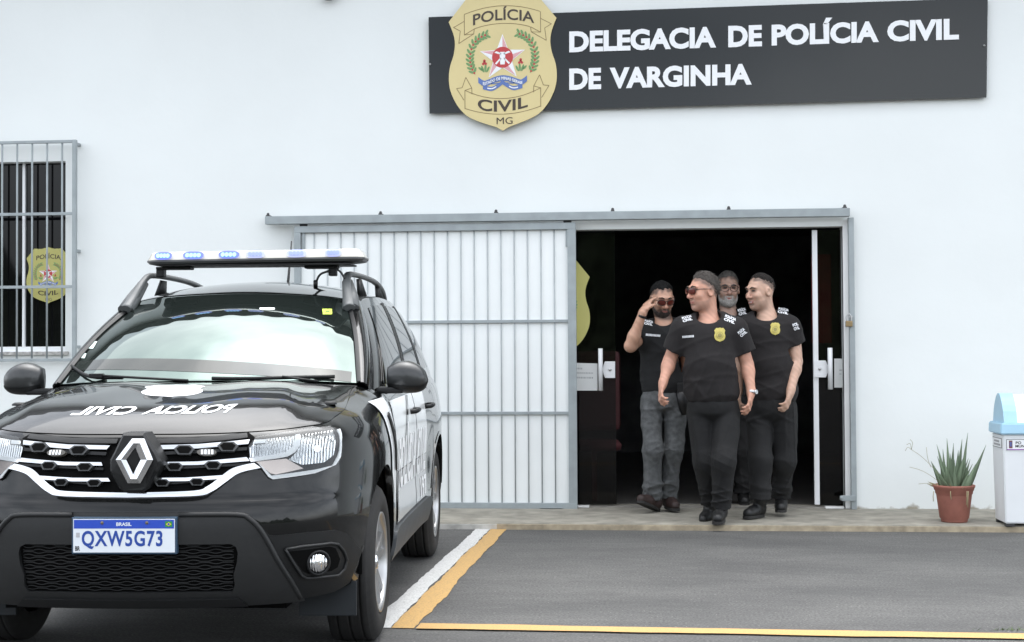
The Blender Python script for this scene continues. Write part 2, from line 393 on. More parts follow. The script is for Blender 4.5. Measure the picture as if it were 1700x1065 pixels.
# corrugated eave above the picture
rp = []; NX = 900
for j in range(2):
    for i in range(NX+1):
        x = -14+26*i/NX; rp.append((x, -.95 if j == 0 else 7, 5.45+.10*math.sin(2*math.pi*x/.55)+(0 if j == 0 else 1.6)))
for j in range(2):
    for i in range(NX+1):
        v = rp[j*(NX+1)+i]; rp.append((v[0], v[1], v[2]-.02))
W1 = NX+1
fs = [(i, i+1, W1+i+1, W1+i) for i in range(NX)]+[(2*W1+i, 3*W1+i, 3*W1+i+1, 2*W1+i+1) for i in range(NX)]+[(i, 2*W1+i, 2*W1+i+1, i+1) for i in range(NX)]
raw('roof', rp, fs, mat('fibre_cement', (.16, .155, .15), .85, 0, 6, .3), BLD)
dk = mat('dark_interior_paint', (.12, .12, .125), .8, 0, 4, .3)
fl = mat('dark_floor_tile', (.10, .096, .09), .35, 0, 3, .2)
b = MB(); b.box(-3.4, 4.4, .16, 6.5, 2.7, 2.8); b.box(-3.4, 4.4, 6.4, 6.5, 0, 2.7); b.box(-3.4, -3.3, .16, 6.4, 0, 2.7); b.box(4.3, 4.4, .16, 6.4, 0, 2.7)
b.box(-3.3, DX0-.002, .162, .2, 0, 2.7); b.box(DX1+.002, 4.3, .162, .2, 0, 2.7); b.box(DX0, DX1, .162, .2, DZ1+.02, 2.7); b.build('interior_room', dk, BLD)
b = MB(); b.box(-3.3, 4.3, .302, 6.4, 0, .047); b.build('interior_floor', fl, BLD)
b = MB(); b.box(1.36, 1.52, .5, .52, 1.35, 2.08, 0, .004); b.build('interior_red_panel', mat('dark_red_panel', (.20, .012, .010), .8, 0, 5, .3), BLD)  # added panel giving the red tone seen in the right glass
b = MB(); b.lathe([(0, .42), (.22, .42), (.23, .46), (.2, .5), (0, .5)], (-.44, .55, .05), 'z', 24); b.box(-.66, -.22, .72, .78, .62, 1.30, 0, .05); b.box(-.46, -.42, .5, .6, .05, .47); b.build('interior_reflection_form', mat('maroon_reflection', (.10, .03, .032), .7), BLD)  # added chair shape; its maroon stands in for a reflection in the glass
b = MB(); b.box(.85, 1.32, 3.2, 3.7, .05, 1.15, 0, .01); b.build('interior_counter', mat('dark_wood', (.06, .04, .03), .5), BLD)
b = MB(); b.box(.95, 1.3, 6.34, 6.395, 1.75, 1.95, 0, .01); b.build('interior_plaque', mat('plaque', (.10, .10, .10), .5), BLD)
b = MB(); b.box(1.16, 1.62, 6.36, 6.395, .75, 1.95); b.build('interior_poster', mat('dark_red_banner', (.12, .012, .012), .7), BLD)
b = MB(); b.box(-.53, 1.5, -.012, .14, .0452, .0495); b.build('threshold', mat('worn_threshold', (.24, .225, .20), .8, 0, 9, .3), BLD)
# glass door leaves
def tint_glass(name, col, ior):
    m = bpy.data.materials.new(name); m.use_nodes = True; t = m.node_tree; t.nodes.clear()
    o = t.nodes.new('ShaderNodeOutputMaterial'); x = t.nodes.new('ShaderNodeMixShader'); a = t.nodes.new('ShaderNodeBsdfTransparent'); g_ = t.nodes.new('ShaderNodeBsdfGlossy'); f = t.nodes.new('ShaderNodeFresnel')
    f.inputs[0].default_value = ior; g_.inputs['Roughness'].default_value = .01; a.inputs[0].default_value = (*col, 1)
    t.links.new(f.outputs[0], x.inputs[0]); t.links.new(a.outputs[0], x.inputs[1]); t.links.new(g_.outputs[0], x.inputs[2]); t.links.new(x.outputs[0], o.inputs[0]); return m
M['door_glass'] = tint_glass('tinted_door_glass', (.42, .40, .40), 1.35)
GY = .10
def leaf(x0, x1):
    q = MB(); q.box(x0, x1, GY, GY+.01, .06, DZ1-.02); return q.build('glass_door', M['door_glass'], BLD)
xl = at(1022, 600, GY).x; dl = leaf(-1.35, xl)
xr0, xr1 = at(1350, 600, GY).x, at(1358.5, 600, GY).x; dr = leaf(xr1, 1.9)
q = MB(); q.box(xr0, xr1, GY-.012, GY+.022, .065, DZ1-.02, 0, .003); q.build('edge_profile', M['white_alu'], dr)
def pull(px0, px1, py0, py1, par):
    a = at(px0, py1, GY-.06); c = at(px1, py0, GY-.06); q = MB(); xm = (a.x+c.x)/2; r = (c.x-a.x)/2
    q.tube([(xm, GY-.06, a.z), (xm, GY-.06, c.z)], r, 12)
    for zz in (a.z+.05, c.z-.05): q.tube([(xm, GY-.06, zz), (xm, GY-.001, zz)], r*.6, 8)
    q.build('handle', M['white_alu'], par)
def lock(px0, px1, py0, py1, par, side):
    a = at(px0, py1, GY-.02); c = at(px1, py0, GY-.02); q = MB(); n = 8; zc = (a.z+c.z)/2; hh = (c.z-a.z)/2; ww = c.x-a.x
    poly = [(0, -1), (1, -1), (1, 1), (0, 1)]
    pts = [(1, -1), (1, 1)]+[(.22-.22*math.cos(t*math.pi/2*0)-.22*math.sin(math.pi*i/n)+.0, 1-2*i/n) for i, t in ((k, k) for k in range(n+1))]
    pts = [((p if side < 0 else 1-p), h) for p, h in pts]
    q.prism(pts, lambda p, h, d: (a.x+p*ww, GY-.028+d, zc+h*hh), .027)
    o = q.build('lock_case', M['white_alu'], par)
    k = MB(); k.lathe([(.0, -.004), (.012, -.004), (.012, .004), (0, .004)], (a.x+ww*.5, GY-.029, zc), 'y', 16); k.build('keyhole', M['screw'], o)
pull(993.5, 1000.5, 578, 648, dl); lock(1004.5, 1021, 599.5, 627, dl, -1)
pull(1374.5, 1382, 577, 646, dr); lock(1351, 1370.5, 598, 626, dr, 1)
def guide(px0, px1, py0, py1):
    a = at(px0, py1, -.03); c = at(px1, py0, -.03); q = MB(); q.box(a.x, c.x, -.03, .05, .046, max(.06, c.z), 0, .004); q.build('track_guide', M['white_paint'], BLD)
guide(955, 978, 842, 850); guide(1371, 1402, 845, 853)
# plaster edge above the door, right frame, grey jamb post with its latch
a = at(1398.5, 370, -.012); c = at(1411, 855, -.012)
b = MB(); b.box(DX1, at(1412, 600, -.012).x, -.013, .06, .046, DZ1+.05, 0, .003); b.build('door_frame', M['white_paint'], BLD)
P0, P1 = at(1408.5, 362, -.07).x, at(1420, 600, -.07).x
b = MB(); b.box(P0, P1, -.075, -.0135, .046, 2.33, 0, .004); jp = b.build('jamb_post', M['grey_metal'], BLD)
a = at(1397, 831, -.08); c = at(1420, 822, -.08); b = MB(); b.box(a.x, c.x, -.095, -.0755, a.z, c.z, 0, .004); b.tube([(a.x+.01, -.085, c.z-.02), (a.x-.012, -.085, c.z-.02)], .018, 8); b.build('latch', M['grey_metal'], jp)
# sliding track
b = MB(); zt, zb = 2.4, 2.335; xL, xR = at(440, 365, -.12).x, at(1411, 350, -.12).x
b.box(xL, xR, -.125, -.045, zb, zt, 0, .004); tr = b.build('gate_track', M['grey_metal'], BLD)
bolt_m = mat('dark_bolt', (.05, .05, .05), .6)
for px in (444, 631, 823, 1017, 1210, 1403):
    b = MB(); x = at(px, 352, -.1).x; b.box(x-.014, x+.014, -.1, -.0, zt+.001, zt+.012); b.lathe([(0, .022), (.008, .02), (.012, .012), (.012, .0)], (x, -.08, zt+.010), 'z', 8)
    b.build('track_bracket', bolt_m, tr)

# barred window
fr = MB(); y0, y1 = .085, .125
z_top = at(60, 248, .09).z; zg1 = at(60, 270, .09).z; zg0 = at(60, 575, .09).z; xg = at(116, 400, .09).x; xm0, xm1 = at(38, 400, .09).x, at(42, 400, .09).x
fr.box(WX0, WX1, y0, y1, zg1, WZ1-.001); fr.box(WX0, WX1, y0, y1, WZ0+.001, zg0); fr.box(xg, WX1-.001, y0+.001, y1, zg0, zg1); fr.box(xm0, xm1, y0-.006, y1, zg0, zg1); fr.box(WX0+.001, WX0+.05, y0, y1, zg0, zg1)
wf = fr.build('window', M['white_alu'], BLD)
b = MB(); b.box(WX0, WX1, .105, .111, zg0-.01, zg1+.01); b.build('pane', M['dark_glass'], wf)
b = MB(); b.box(WX0-.05, WX1+.03, -.03, .084, WZ0-.03, WZ0-.0005, 0, .004); b.build('sill', mat('grey_stone_sill', (.42, .41, .39), .7, 0, 30, .4), wf)
gb = MB(); gy = -.10; xr_ = at(127, 400, gy).x; xr2 = at(121, 400, gy).x; zt_ = at(60, 233, gy).z; zb_ = at(60, 600, gy).z
gb.box(xr2, xr_, gy-.02, gy+.02, zb_, zt_, 0, .003); gb.box(-6.9, xr2, gy-.015, gy+.015, zt_-.025, zt_-.001, 0, .003); gb.box(-6.9, xr2, gy-.015, gy+.015, zb_+.001, zb_+.026, 0, .003)
for pyy in (355, 476):
    z = at(60, pyy, gy).z; gb.box(-6.9, xr2, gy-.011, gy+.011, z-.012, z+.012, 0, .002)
gb.box(-6.95, -6.9, gy-.02, gy+.02, zb_, zt_, 0, .003)
for z in (zt_-.03, zb_+.12, (zt_+zb_)/2): gb.box(xr2+.004, xr_-.004, gy+.02, .0, z-.012, z+.012)
gr_ = gb.build('window_grille', M['grey_metal'], BLD)
k = 0
while True:
    x = at(103-24.9*k, 400, gy).x
    if x < -6.88: break
    q = MB(); q.tube([(x, gy, zb_+.01), (x, gy, zt_-.01)], .0085, 8); q.build('grille_bar', M['grey_metal'], gr_); k += 1
# little lamp whose underside shows at the top edge
a = at(545, -8, -.06); b = MB(); b.lathe([(0, -.04), (.035, -.036), (.05, -.01), (.05, .03), (.02, .06), (0, .06)], (a.x, -.07, a.z), 'z', 20); b.tube([(a.x, -.07, a.z+.03), (a.x, .0, a.z+.05)], .012, 8)
tag(b.build('wall_lamp', mat('dark_lamp_housing', (.06, .06, .055), .5)), 'small dark lamp on the white wall at the top edge left of the badge', 'lamp')

# ------------------------------------------------------------------ sliding barred gate
GATE = empty('sliding_gate', (-1.7, -.08, .03), 'grey steel sliding gate of thin vertical bars drawn back beside the doorway', 'gate')
Ty = -.08
def gx(px, py=600): return at(px, py, Ty).x
gx0, gx1, gxi0, gxi1 = gx(489.5, 400), gx(957.3), gx(500, 400), gx(943.5)
gzt, gzti, gzb, gzbi = at(720, 372.5, Ty).z, at(720, 383.5, Ty).z, at(840, 846, Ty).z, at(840, 834, Ty).z
def gpart(name, mb): 
    o = mb.build(name, M['grey_metal'], GATE); o.location = (1.7, .08, -.03); return o
b = MB(); b.box(gx0, gx1, Ty-.025, Ty+.025, gzti, gzt, 0, .004); b.box(gx0, gx1, Ty-.025, Ty+.025, gzb, gzbi, 0, .004)
b.box(gx0, gxi0, Ty-.0245, Ty+.0245, gzbi, gzti); b.box(gxi1, gx1, Ty-.0245, Ty+.0245, gzbi, gzti); gpart('frame', b)
for pyy in (533.5, 685.5):
    z = at(800, pyy, Ty).z; b = MB(); b.box(gxi0, gxi1, Ty-.012, Ty+.012, z-.012, z+.012, 0, .002); gpart('cross_rail', b)
bar_m = mat('light_grey_bar', (.38, .41, .42), .5, 0, 9, .1)
for i in range(19):
    x = gx(522+22.18*i, 600); b = MB(); b.tube([(x, Ty, gzbi-.003), (x, Ty, gzti+.003)], .0048, 8); gpart('bar', b).data.materials[0] = bar_m
b = MB(); b.box(gxi0-.003, gxi1+.003, Ty+.008, Ty+.011, gzbi-.003, gzti+.003); o = gpart('sheet_panel', b); o.data.materials[0] = mat('gate_white_sheet', (.80, .825, .815), .5, 0, 2.5, .03)
for px in (504, 941.5):
    b = MB(); x = gx(px, 390); z = at(720, 412, Ty).z; b.box(x-.012, x+.012, Ty-.01, Ty+.02, z, gzti-.001, 0, .003); gpart('hanger_plate', b)
for px in (504, 942):
    b = MB(); x = gx(px, 372); b.lathe([(0, -.012), (.03, -.012), (.033, 0), (.03, .012), (0, .012)], (x, Ty, gzt+.013), 'y', 16); o = gpart('roller', b); o.data.materials[0] = M['black']
b = MB(); a = at(897, 848, Ty-.03); c = at(934, 842, Ty-.03); b.box(a.x, c.x, Ty-.05, Ty-.0255, max(.05, a.z), c.z, 0, .003); gpart('bottom_guide', b)

# ------------------------------------------------------------------ potted aloe, bin, padlock, papers
POT = empty('potted_aloe', (at(1586, 840, -.9).x, -.86, .045), 'spiky aloe plant in a terracotta pot standing by the white wall', 'potted plant')
tc_ = mat('terracotta', (.30, .115, .085), .75, 0, 14, .14, .1, 80)
b = MB(); b.lathe([(0, 0), (.090, 0), (.094, .012), (.094, .02), (.103, .03), (.124, .19), (.126, .2), (.131, .205), (.133, .225), (.139, .23), (.143, .247), (.148, .252), (.149, .265), (.143, .268), (.132, .262), (.126, .235), (0, .235)], n=40); b.build('pot', tc_, POT)
b = MB(); b.lathe([(0, .242), (.128, .238)], n=24); b.build('soil', mat('soil', (.06, .045, .03), .95, 0, 40, .5, .6, 60), POT)
al = [mat('aloe_leaf', (.175, .235, .15), .5, 0, 16, .22, nmap=(1, 1, .2)), mat('dry_grass', (.30, .27, .15), .7)]
def aloe(mb, base, tip, wid, sag, mi=0, seed=0):
    base = Vector(base); tip = Vector(tip); d = tip-base; side = d.cross(Vector((random.uniform(-.4, .4), -1, random.uniform(-.2, .2)))).normalized(); nrm = side.cross(d).normalized()
    N = 9; vs = []; fs = []
    for i in range(N+1):
        t = i/N; wd = wid*(1-t**1.5)*(.75+.5*min(1, t*4)*(1-t))+.0008; p = base+d*t+nrm*sag*math.sin(t*2.4)*d.length+Vector((0, 0, 0))
        th = wd*.35
        vs += [p-side*wd, p-nrm*th, p+side*wd, p+nrm*th*.35]
    for i in range(N):
        for j in range(4): fs.append((4*i+j, 4*i+(j+1) % 4, 4*i+4+(j+1) % 4, 4*i+4+j))
    mb.add(vs, fs, mi, True)
lv = MB()
tips = [(1553, 737, .02), (1572, 727, .014), (1583, 735, .0), (1597, 728, .02), (1607, 718, .03), (1637, 738, -.04), (1566, 745, .05), (1591, 747, -.03), (1577, 752, -.05), (1546, 765, .0), (1556, 757, -.06), (1602, 752, -.03), (1620, 770, -.07), (1569, 768, -.09), (1585, 763, -.1), (1611, 762, .05)]
Rl = Vector(POT.location)
for i, (px, py, yo) in enumerate(tips):
    t = at(px, py, POT.location.y+yo)-Rl; bx = max(-.09, min(.09, t.x*.45+random.uniform(-.02, .02)))
    aloe(lv, (bx, yo*.5+random.uniform(-.03, .03), .235), t, random.uniform(.017, .026), random.uniform(-.10, .12), 0)
for i in range(13):
    a = random.uniform(0, 6.28); r = random.uniform(.02, .11); l = random.uniform(.12, .25); o = random.uniform(.05, .11)
    aloe(lv, (r*math.cos(a)*.8, r*math.sin(a)*.8, .235), (r*math.cos(a)+o*math.cos(a), r*math.sin(a)+o*math.sin(a)*.7, .235+l), random.uniform(.010, .019), random.uniform(-.06, .08), 0)
for i in range(5):
    a = random.uniform(2.2, 5.2); r = .09; aloe(lv, (r*math.cos(a), r*math.sin(a)*.8, .24), (r*math.cos(a)*2.1, r*math.sin(a)*1.9, .235+random.uniform(-.02, .07)), random.uniform(.008, .014), .12, 1)
lv.build('leaves', al, POT)
for (px0, py0), mids in (((1560, 790), [(1545, 772), (1528, 756), (1513, 746)]), ((1560, 800), [(1540, 786), (1525, 779), (1510, 775)]), ((1556, 806), [(1542, 802), (1525, 803)]), ((1545, 775), [(1540, 760), (1538, 742)]), ((1513, 746), [(1507, 742), (1503, 748)]), ((1513, 746), [(1511, 736), (1505, 738)]), ((1513, 746), [(1515, 735), (1511, 729)])):
    pts = [at(px0, py0, -.86)-Rl]+[at(x, y, -.88)-Rl for x, y in mids]; gs = MB(); gs.tube(spl(pts, 4), .0016, 5); gs.build('grass_stalk', al[1], POT)
for px, ys in ((1578, (815, 822, 829)), (1604, (815, 826, 838)), (1606, (815, 830, 842)), (1551, (815, 824, 832))):
    gs = MB(); gs.tube([at(px+random.uniform(-2, 2), y, -1.012 if px > 1560 else -.93)-Rl for y in ys], .003, 5); gs.build('dead_leaf', al[1], POT)

BIN = empty('waste_bin', (2.72, -.98, .045), 'white square waste bin with a light blue lid at the right edge of the picture', 'bin')
bw = mat('bin_white', (.74, .76, .77), .4, 0, 3, .03); bb = mat('bin_blue', (.36, .58, .72), .42, 0, 3, .04); bk = mat('bin_foot_rubber', (.03, .03, .03), .7)  # feet are plain dark rubber
X0, X1, Y0, Y1 = -.235, .265, -.172, .16
def BL(v): return (v[0]+.0, v[1], v[2])
def frust(mb, z0, z1, i0, i1, mi=0):
    vs = [(X0+i0, Y0+i0, z0), (X1-i0, Y0+i0, z0), (X1-i0, Y1-i0, z0), (X0+i0, Y1-i0, z0), (X0+i1, Y0+i1, z1), (X1-i1, Y0+i1, z1), (X1-i1, Y1-i1, z1), (X0+i1, Y1-i1, z1)]
    bm = bmesh.new(); bv = [bm.verts.new(v) for v in vs]
    for f in ((0, 3, 2, 1), (4, 5, 6, 7), (0, 1, 5, 4), (1, 2, 6, 5), (2, 3, 7, 6), (3, 0, 4, 7)): bm.faces.new([bv[i] for i in f])
    bmesh.ops.bevel(bm, geom=[e for e in bm.edges], offset=.008, segments=3, affect='EDGES'); bm.verts.index_update()
    mb.add([v.co[:] for v in bm.verts], [[v.index for v in f.verts] for f in bm.faces], mi, False); bm.free()
b = MB(); frust(b, .02, .645, .016, .004); b.build('body', bw, BIN)
for x in (X0+.05, X1-.05):
    for y in (Y0+.04, Y1-.04): b = MB(); b.box(x-.03, x+.03, y-.025, y+.025, 0, .02); b.build('foot', bk, BIN)
b = MB(); frust(b, .646, .725, -.018, -.014); b.build('lid_rim', bb, BIN)
hd = MB(); N = 14; prof = [(-.5+i/N, .205*(math.sin(math.pi*i/N)**.62)) for i in range(N+1)]
def hood(mb, x0, x1, sc, mi):
    n = len(prof); yc = (Y0+Y1)/2; wy = (Y1-Y0)*.98*sc
    vs = [(x0, yc+p*wy, .726+h*sc) for p, h in prof]+[(x1, yc+p*wy*(.96), .726+h*sc) for p, h in prof]
    mb.add(vs, [tuple(range(n)), tuple(reversed(range(n, 2*n)))]+[(i, i+1, n+i+1, n+i) for i in range(n-1)], mi, False)
hood(hd, X0+.012, X0+.105, 1, 0); hd.build('lid_end', bb, BIN); hd = MB(); hood(hd, X1-.08, X1+.0, 1, 0); hd.build('lid_end', bb, BIN)
hd = MB(); hood(hd, X0+.1055, X1-.0805, .955, 0); hd.build('flap', mat('bin_flap_white', (.80, .79, .75), .45), BIN)
mg = mat('magenta_strip', (.25, .05, .35), .5)
def blab(px0, px1, py0, py1):
    yy = -.98+Y0+.0035
    a = at(px0, py1, yy); c = at(px1, py0, yy); x0, x1, z0, z1 = a.x-2.72, c.x-2.72, a.z-.045, c.z-.045; y = Y0+.0035
    q = MB(); q.box(x0, x1, y-.003, y+.012, z0, z1, 0); q.box(x0+.003, x1-.003, y-.0036, y, z0+.002, z0+.008, 2); q.box(x0, x1, y-.0036, y, z1-.003, z1, 1)
    q.box(x0, x0+.003, y-.0036, y, z0, z1, 1)
    e = x0+.028; q.box(e-.012, e+.012, y-.0036, y, z0+.014, z1-.008, 3); q.box(e-.007, e+.007, y-.004, y, z0+.025, z1-.018, 4)
    f = lambda u_, v_: (u_, y-.0045, v_)
    zz = (z1-z0)
    text_on('PO', f, x0+.062, x0+.100, z0+zz*.56, z0+zz*.82, .02, mb=q, mi=1); text_on('MUN', f, x0+.060, x0+.122, z0+zz*.26, z0+zz*.50, .02, mb=q, mi=1)
    q.build('label', [M['white_dec'], M['black_dec'], mg, mat('emblem_brown', (.16, .06, .06), .6), mat('emblem_blue', (.1, .12, .3), .6)], BIN, fix=False)
blab(1671, 1712, 729, 747)
lx = X0+.0055; q = MB(); zA, zB = .545, .615
q.box(lx-.003, lx+.01, -.125, .135, zA, zB, 1); q.box(lx-.0036, lx+.01, -.12, .13, zA+.005, zB-.005, 0)
for (a_, b_, z) in ((-.06, .09, .59), (-.09, .10, .567)):
    for k_ in range(7): t0 = a_+(b_-a_)*k_/7; q.box(lx-.004, lx, t0, t0+(b_-a_)/10, z-.007, z+.007, 1)
q.build('label', [M['white_dec'], mat('grey_print', (.22, .22, .22), .6)], BIN)

pl = at(1409.5, 537, -.1); b = MB()
b.box(pl.x-.027, pl.x+.027, -.112, -.084, pl.z-.024, pl.z+.022, 0, .006)
b.tube(spl([(pl.x-.017, -.098, pl.z+.02), (pl.x-.017, -.098, pl.z+.055), (pl.x, -.098, pl.z+.076), (pl.x+.017, -.098, pl.z+.055), (pl.x+.017, -.098, pl.z+.02)], 6), .0055, 8, 1)
b.box(pl.x+.002, pl.x+.03, -.1, -.0756, pl.z+.05, pl.z+.062, 1)
tag(b.build('padlock', [mat('brass', (.30, .22, .12), .35, .8, 40, .2), M['screw']]), 'small brass padlock hanging on the grey post right of the doorway', 'padlock')

gp = mat('faded_print', (.40, .41, .42), .7)
def paper(px, lines, label):
    (xa, ya), (xb, yb), (xc, yc), (xd, yd) = px; y = GY-.004
    P = [at(*q, y) for q in px]; N = 6
    f = lambda u_, v_, d=0.: tuple((P[0]*(1-u_)+P[1]*u_)*(1-v_)+(P[3]*(1-u_)+P[2]*u_)*v_+Vector((0, -.003*math.sin(u_*5)*math.sin(v_*4)-d, 0)))
    q = MB(); vs = [f(i/N, j/N) for j in range(N+1) for i in range(N+1)]; n = N+1
    q.add(vs, [(j*n+i, j*n+i+1, (j+1)*n+i+1, (j+1)*n+i) for j in range(N) for i in range(N)], 0, True)
    k = len(q.v); q.add([(x, y_+.0012, z) for x, y_, z in vs], [(j*n+i, j*n+i+1, (j+1)*n+i+1, (j+1)*n+i) for j in range(N) for i in range(N)], 0, True)
    for u0, u1, v, h in lines:
        u_ = u0
        while u_ < u1:
            l = random.uniform(.03, .055); q.add([f(u_, v-h, .0015), f(u_+l, v-h, .0015), f(u_+l, v+h, .0015), f(u_, v+h, .0015)], [(0, 1, 2, 3)], 1); u_ += l+random.uniform(.015, .03)
    tag(q.build('paper_notice', [mat('paper', (.72, .73, .72), .8, 0, 5, .03), gp], None, False), label, 'paper notice')
paper([(953, 648), (992, 648), (992, 603), (953, 602)], [(.1, .34, .80, .03), (.06, .82, .64, .025), (.06, .76, .47, .03)], 'white paper notice with faded print taped to the left glass door')
paper([(1385, 643), (1404, 643), (1403, 595), (1385, 595)], [(.45, .72, .60, .025), (.45, .66, .47, .02)], 'narrow white paper notice taped to the right glass door beside its pull bar')

# ------------------------------------------------------------------ badge design and the sign
M['badge_tan'] = mat('badge_tan', (.66, .55, .27), .45, 0, 3, .03)
M['badge_olive'] = mat('badge_olive', (.47, .44, .14), .5, 0, 3, .03)
M['badge_ink'] = mat('badge_brown_ink', (.05, .034, .024), .5)
M['leaf_ink'] = mat('wreath_green', (.15, .30, .11), .5); M['red_ink'] = mat('berry_red', (.50, .04, .045), .5)
M['blue_ink'] = mat('ribbon_blue', (.10, .17, .42), .5); M['pink_ink'] = mat('star_pink', (.68, .36, .38), .5)
M['line_ink'] = mat('banner_outline', (.22, .15, .06), .5)
BR = [(0, 1.535), (.12, 1.50), (.294, 1.455), (.48, 1.46), (.637, 1.475), (1, 1.02)]
BR2 = spl([(1, 1.02), (.915, .80), (.884, .613), (.91, .40), (.975, .20), (1, .0), (.985, -.2), (.926, -.38), (.82, -.57), (.67, -.73), (.48, -.83), (.255, -.914), (.12, -.96), (0, -1.03)], 3)
half = BR+[tuple(p) for p in BR2[1:]]
BADGE = [(-a, b_) for a, b_ in reversed(half[1:-1])]; BADGE = half+BADGE
def badge(name, fn, tan, parent=None, thick=.0, detail=True, e=.0012):
    """fn(a, b, d): badge units -> 3D, d metres towards the viewer"""
    mb = MB(); n = len(BADGE)
    vo, tris, LL = fill([BADGE], .25)
    mb.add([fn(a, b_, thick) for a, b_ in vo], tris, 0)
    if thick:
        mb.add([fn(a, b_, thick) for a, b_ in BADGE]+[fn(a, b_, 0) for a, b_ in BADGE], [(i, (i+1) % n, n+(i+1) % n, n+i) for i in range(n)], 8)
    Z = lambda X, Y, k=1: fn((X-650)/432, (600-Y)/432, thick+e*k)
    def poly(pts, mi, k=1): mb.add([Z(x, y, k) for x, y in pts], [tuple(range(len(pts)))], mi)
    def line(pts, wd, mi=7, k=1.2):
        for i in range(len(pts)-1):
            (x0, y0), (x1, y1) = pts[i], pts[i+1]; L = math.hypot(x1-x0, y1-y0) or 1; nx, ny = -(y1-y0)/L*wd/2, (x1-x0)/L*wd/2
            mb.add([Z(x0+nx, y0+ny, k), Z(x1+nx, y1+ny, k), Z(x1-nx, y1-ny, k), Z(x0-nx, y0-ny, k)], [(0, 1, 2, 3)], mi)
    def band(top, bot, mi, k): 
        for i in range(len(top)-1): poly([top[i], top[i+1], bot[i+1], bot[i]], mi, k)
    arc = lambda x0, x1, yf, n_=12: [(x0+(x1-x0)*i/n_, yf((x0+(x1-x0)*i/n_))) for i in range(n_+1)]
    if detail:
        up = lambda x: 45+58*((x-650)/305)**2; lo = lambda x: 186+36*((x-650)/228)**2
        line(arc(345, 952, up), 5); line(arc(425, 870, lo), 5)
        for sgn in (-1, 1):
            m_ = lambda pts: [(650+sgn*(x-650), y) for x, y in pts]
            line(m_([(345, 103), (345, 268), (425, 222), (420, 262), (300, 335), (312, 235), (258, 205), (345, 158)]), 5); line(m_([(345, 268), (420, 262)]), 4)
            line(m_([(347, 712), (347, 862)]), 5); line(m_([(347, 712), (402, 695), (404, 745)]), 5); line(m_([(402, 695), (355, 608), (325, 690), (280, 695), (340, 790)]), 5)
        line(arc(347, 953, lambda x: 788-76*((x-650)/303)**2), 5); line(arc(347, 953, lambda x: 912-55*((x-650)/303)**2), 5)
    text_on('POLÍCIA', lambda a, b_: Z(415+490*a, 160+36*(2*a-1)**2-88*b_, 2), 0, 1, 0, 1, .016, base='POLICIA', mb=mb, mi=1, cut=14)
    text_on('CIVIL', lambda a, b_: Z(450+400*a, 897-28*(2*a-1)**2-8*a-92*b_, 2), 0, 1, 0, 1, .022, mb=mb, mi=1, cut=12)
    text_on('MG', lambda a, b_: Z(600+128*a, 992-54*b_, 2), 0, 1, 0, 1, 0, mb=mb, mi=1)
    rr = random.Random(3)
    for sgn in (-1, 1):
        st = spl([(430, 590), (398, 520), (390, 440), (415, 350), (470, 295), (540, 265)], 5)
        line([(650+sgn*(x-650), y) for x, y in st], 4, 2)
        for i in range(1, len(st)-1, 2):
            (x, y), (x2, y2) = st[i], st[i+1]; an = math.atan2(y2-y, x2-x)
            for s2 in (-1, 1):
                a2 = an+s2*.75; L = 50; pts = []
                for t in range(8):
                    u_ = 2*math.pi*t/8; ax, ay = L/2+L/2*math.cos(u_), 10*math.sin(u_); pts.append((x+ax*math.cos(a2)-ay*math.sin(a2), y+ax*math.sin(a2)+ay*math.cos(a2)))
                poly([(650+sgn*(p-650), q) for p, q in pts], 2, 1.5)
            poly([(650+sgn*(x+9*math.cos(2*math.pi*t/6)-650), y+9*math.sin(2*math.pi*t/6)) for t in range(6)], 3, 2)
        for (x, y, L, an) in ((500, 575, 60, -1.9), (510, 575, 70, -1.5), (520, 575, 55, -1.1), (490, 560, 45, -2.4)):
            pts = [(x+(L/2+L/2*math.cos(u_))*math.cos(an)-9*math.sin(u_)*math.sin(an), y+(L/2+L/2*math.cos(u_))*math.sin(an)+9*math.sin(u_)*math.cos(an)) for u_ in [2*math.pi*t/8 for t in range(8)]]
            poly([(650+sgn*(p-650), q) for p, q in pts], 2, 1.5)
        for (x, y) in ((505, 480), (495, 505), (516, 505), (505, 492)): poly([(650+sgn*(x+11*math.cos(2*math.pi*t/6)-650), y+11*math.sin(2*math.pi*t/6)) for t in range(6)], 3, 2)
    c0 = (650, 462); pt = [(c0[0]+(178 if i % 2 == 0 else 74)*math.sin(math.pi*i/5), c0[1]-(178 if i % 2 == 0 else 74)*math.cos(math.pi*i/5)) for i in range(10)]
    po = [(c0[0]+1.07*(x-c0[0]), c0[1]+1.07*(y-c0[1])) for x, y in pt]
    for i in range(10):
        mb.add([Z(*c0, 1.6), Z(*po[i], 1.6), Z(*po[(i+1) % 10], 1.6)], [(0, 1, 2)], 4)
        mb.add([Z(*c0, 2.2), Z(*pt[i], 2.2), Z(*pt[(i+1) % 10], 2.2)], [(0, 1, 2)], 4 if i % 2 else 6)
    poly([(c0[0]+84*math.cos(2*math.pi*t/24), c0[1]-4+84*math.sin(2*math.pi*t/24)) for t in range(24)], 3, 3)
    for q in ([(632, 415), (668, 415), (672, 445), (668, 515), (632, 515), (628, 445)], [(585, 420), (600, 408), (640, 425), (636, 436)], [(715, 420), (700, 408), (660, 425), (664, 436)], [(590, 505), (600, 515), (640, 470), (632, 462)], [(710, 505), (700, 515), (660, 470), (668, 462)]): poly(q, 4, 3.6)
    tp = lambda x: 625-24*math.cos((x-650)/195*math.pi)-(40*max(0, abs(x-650)-150)/45); 
    a1 = arc(455, 845, tp, 16); band(a1, [(x, y+46) for x, y in a1], 5, 3)
    text_on('ESTADO DE MINAS GERAIS', lambda a, b_: Z(492+316*a, tp(492+316*a)+36-24*b_, 4), 0, 1, 0, 1, .03, mb=mb, mi=4, cut=20)
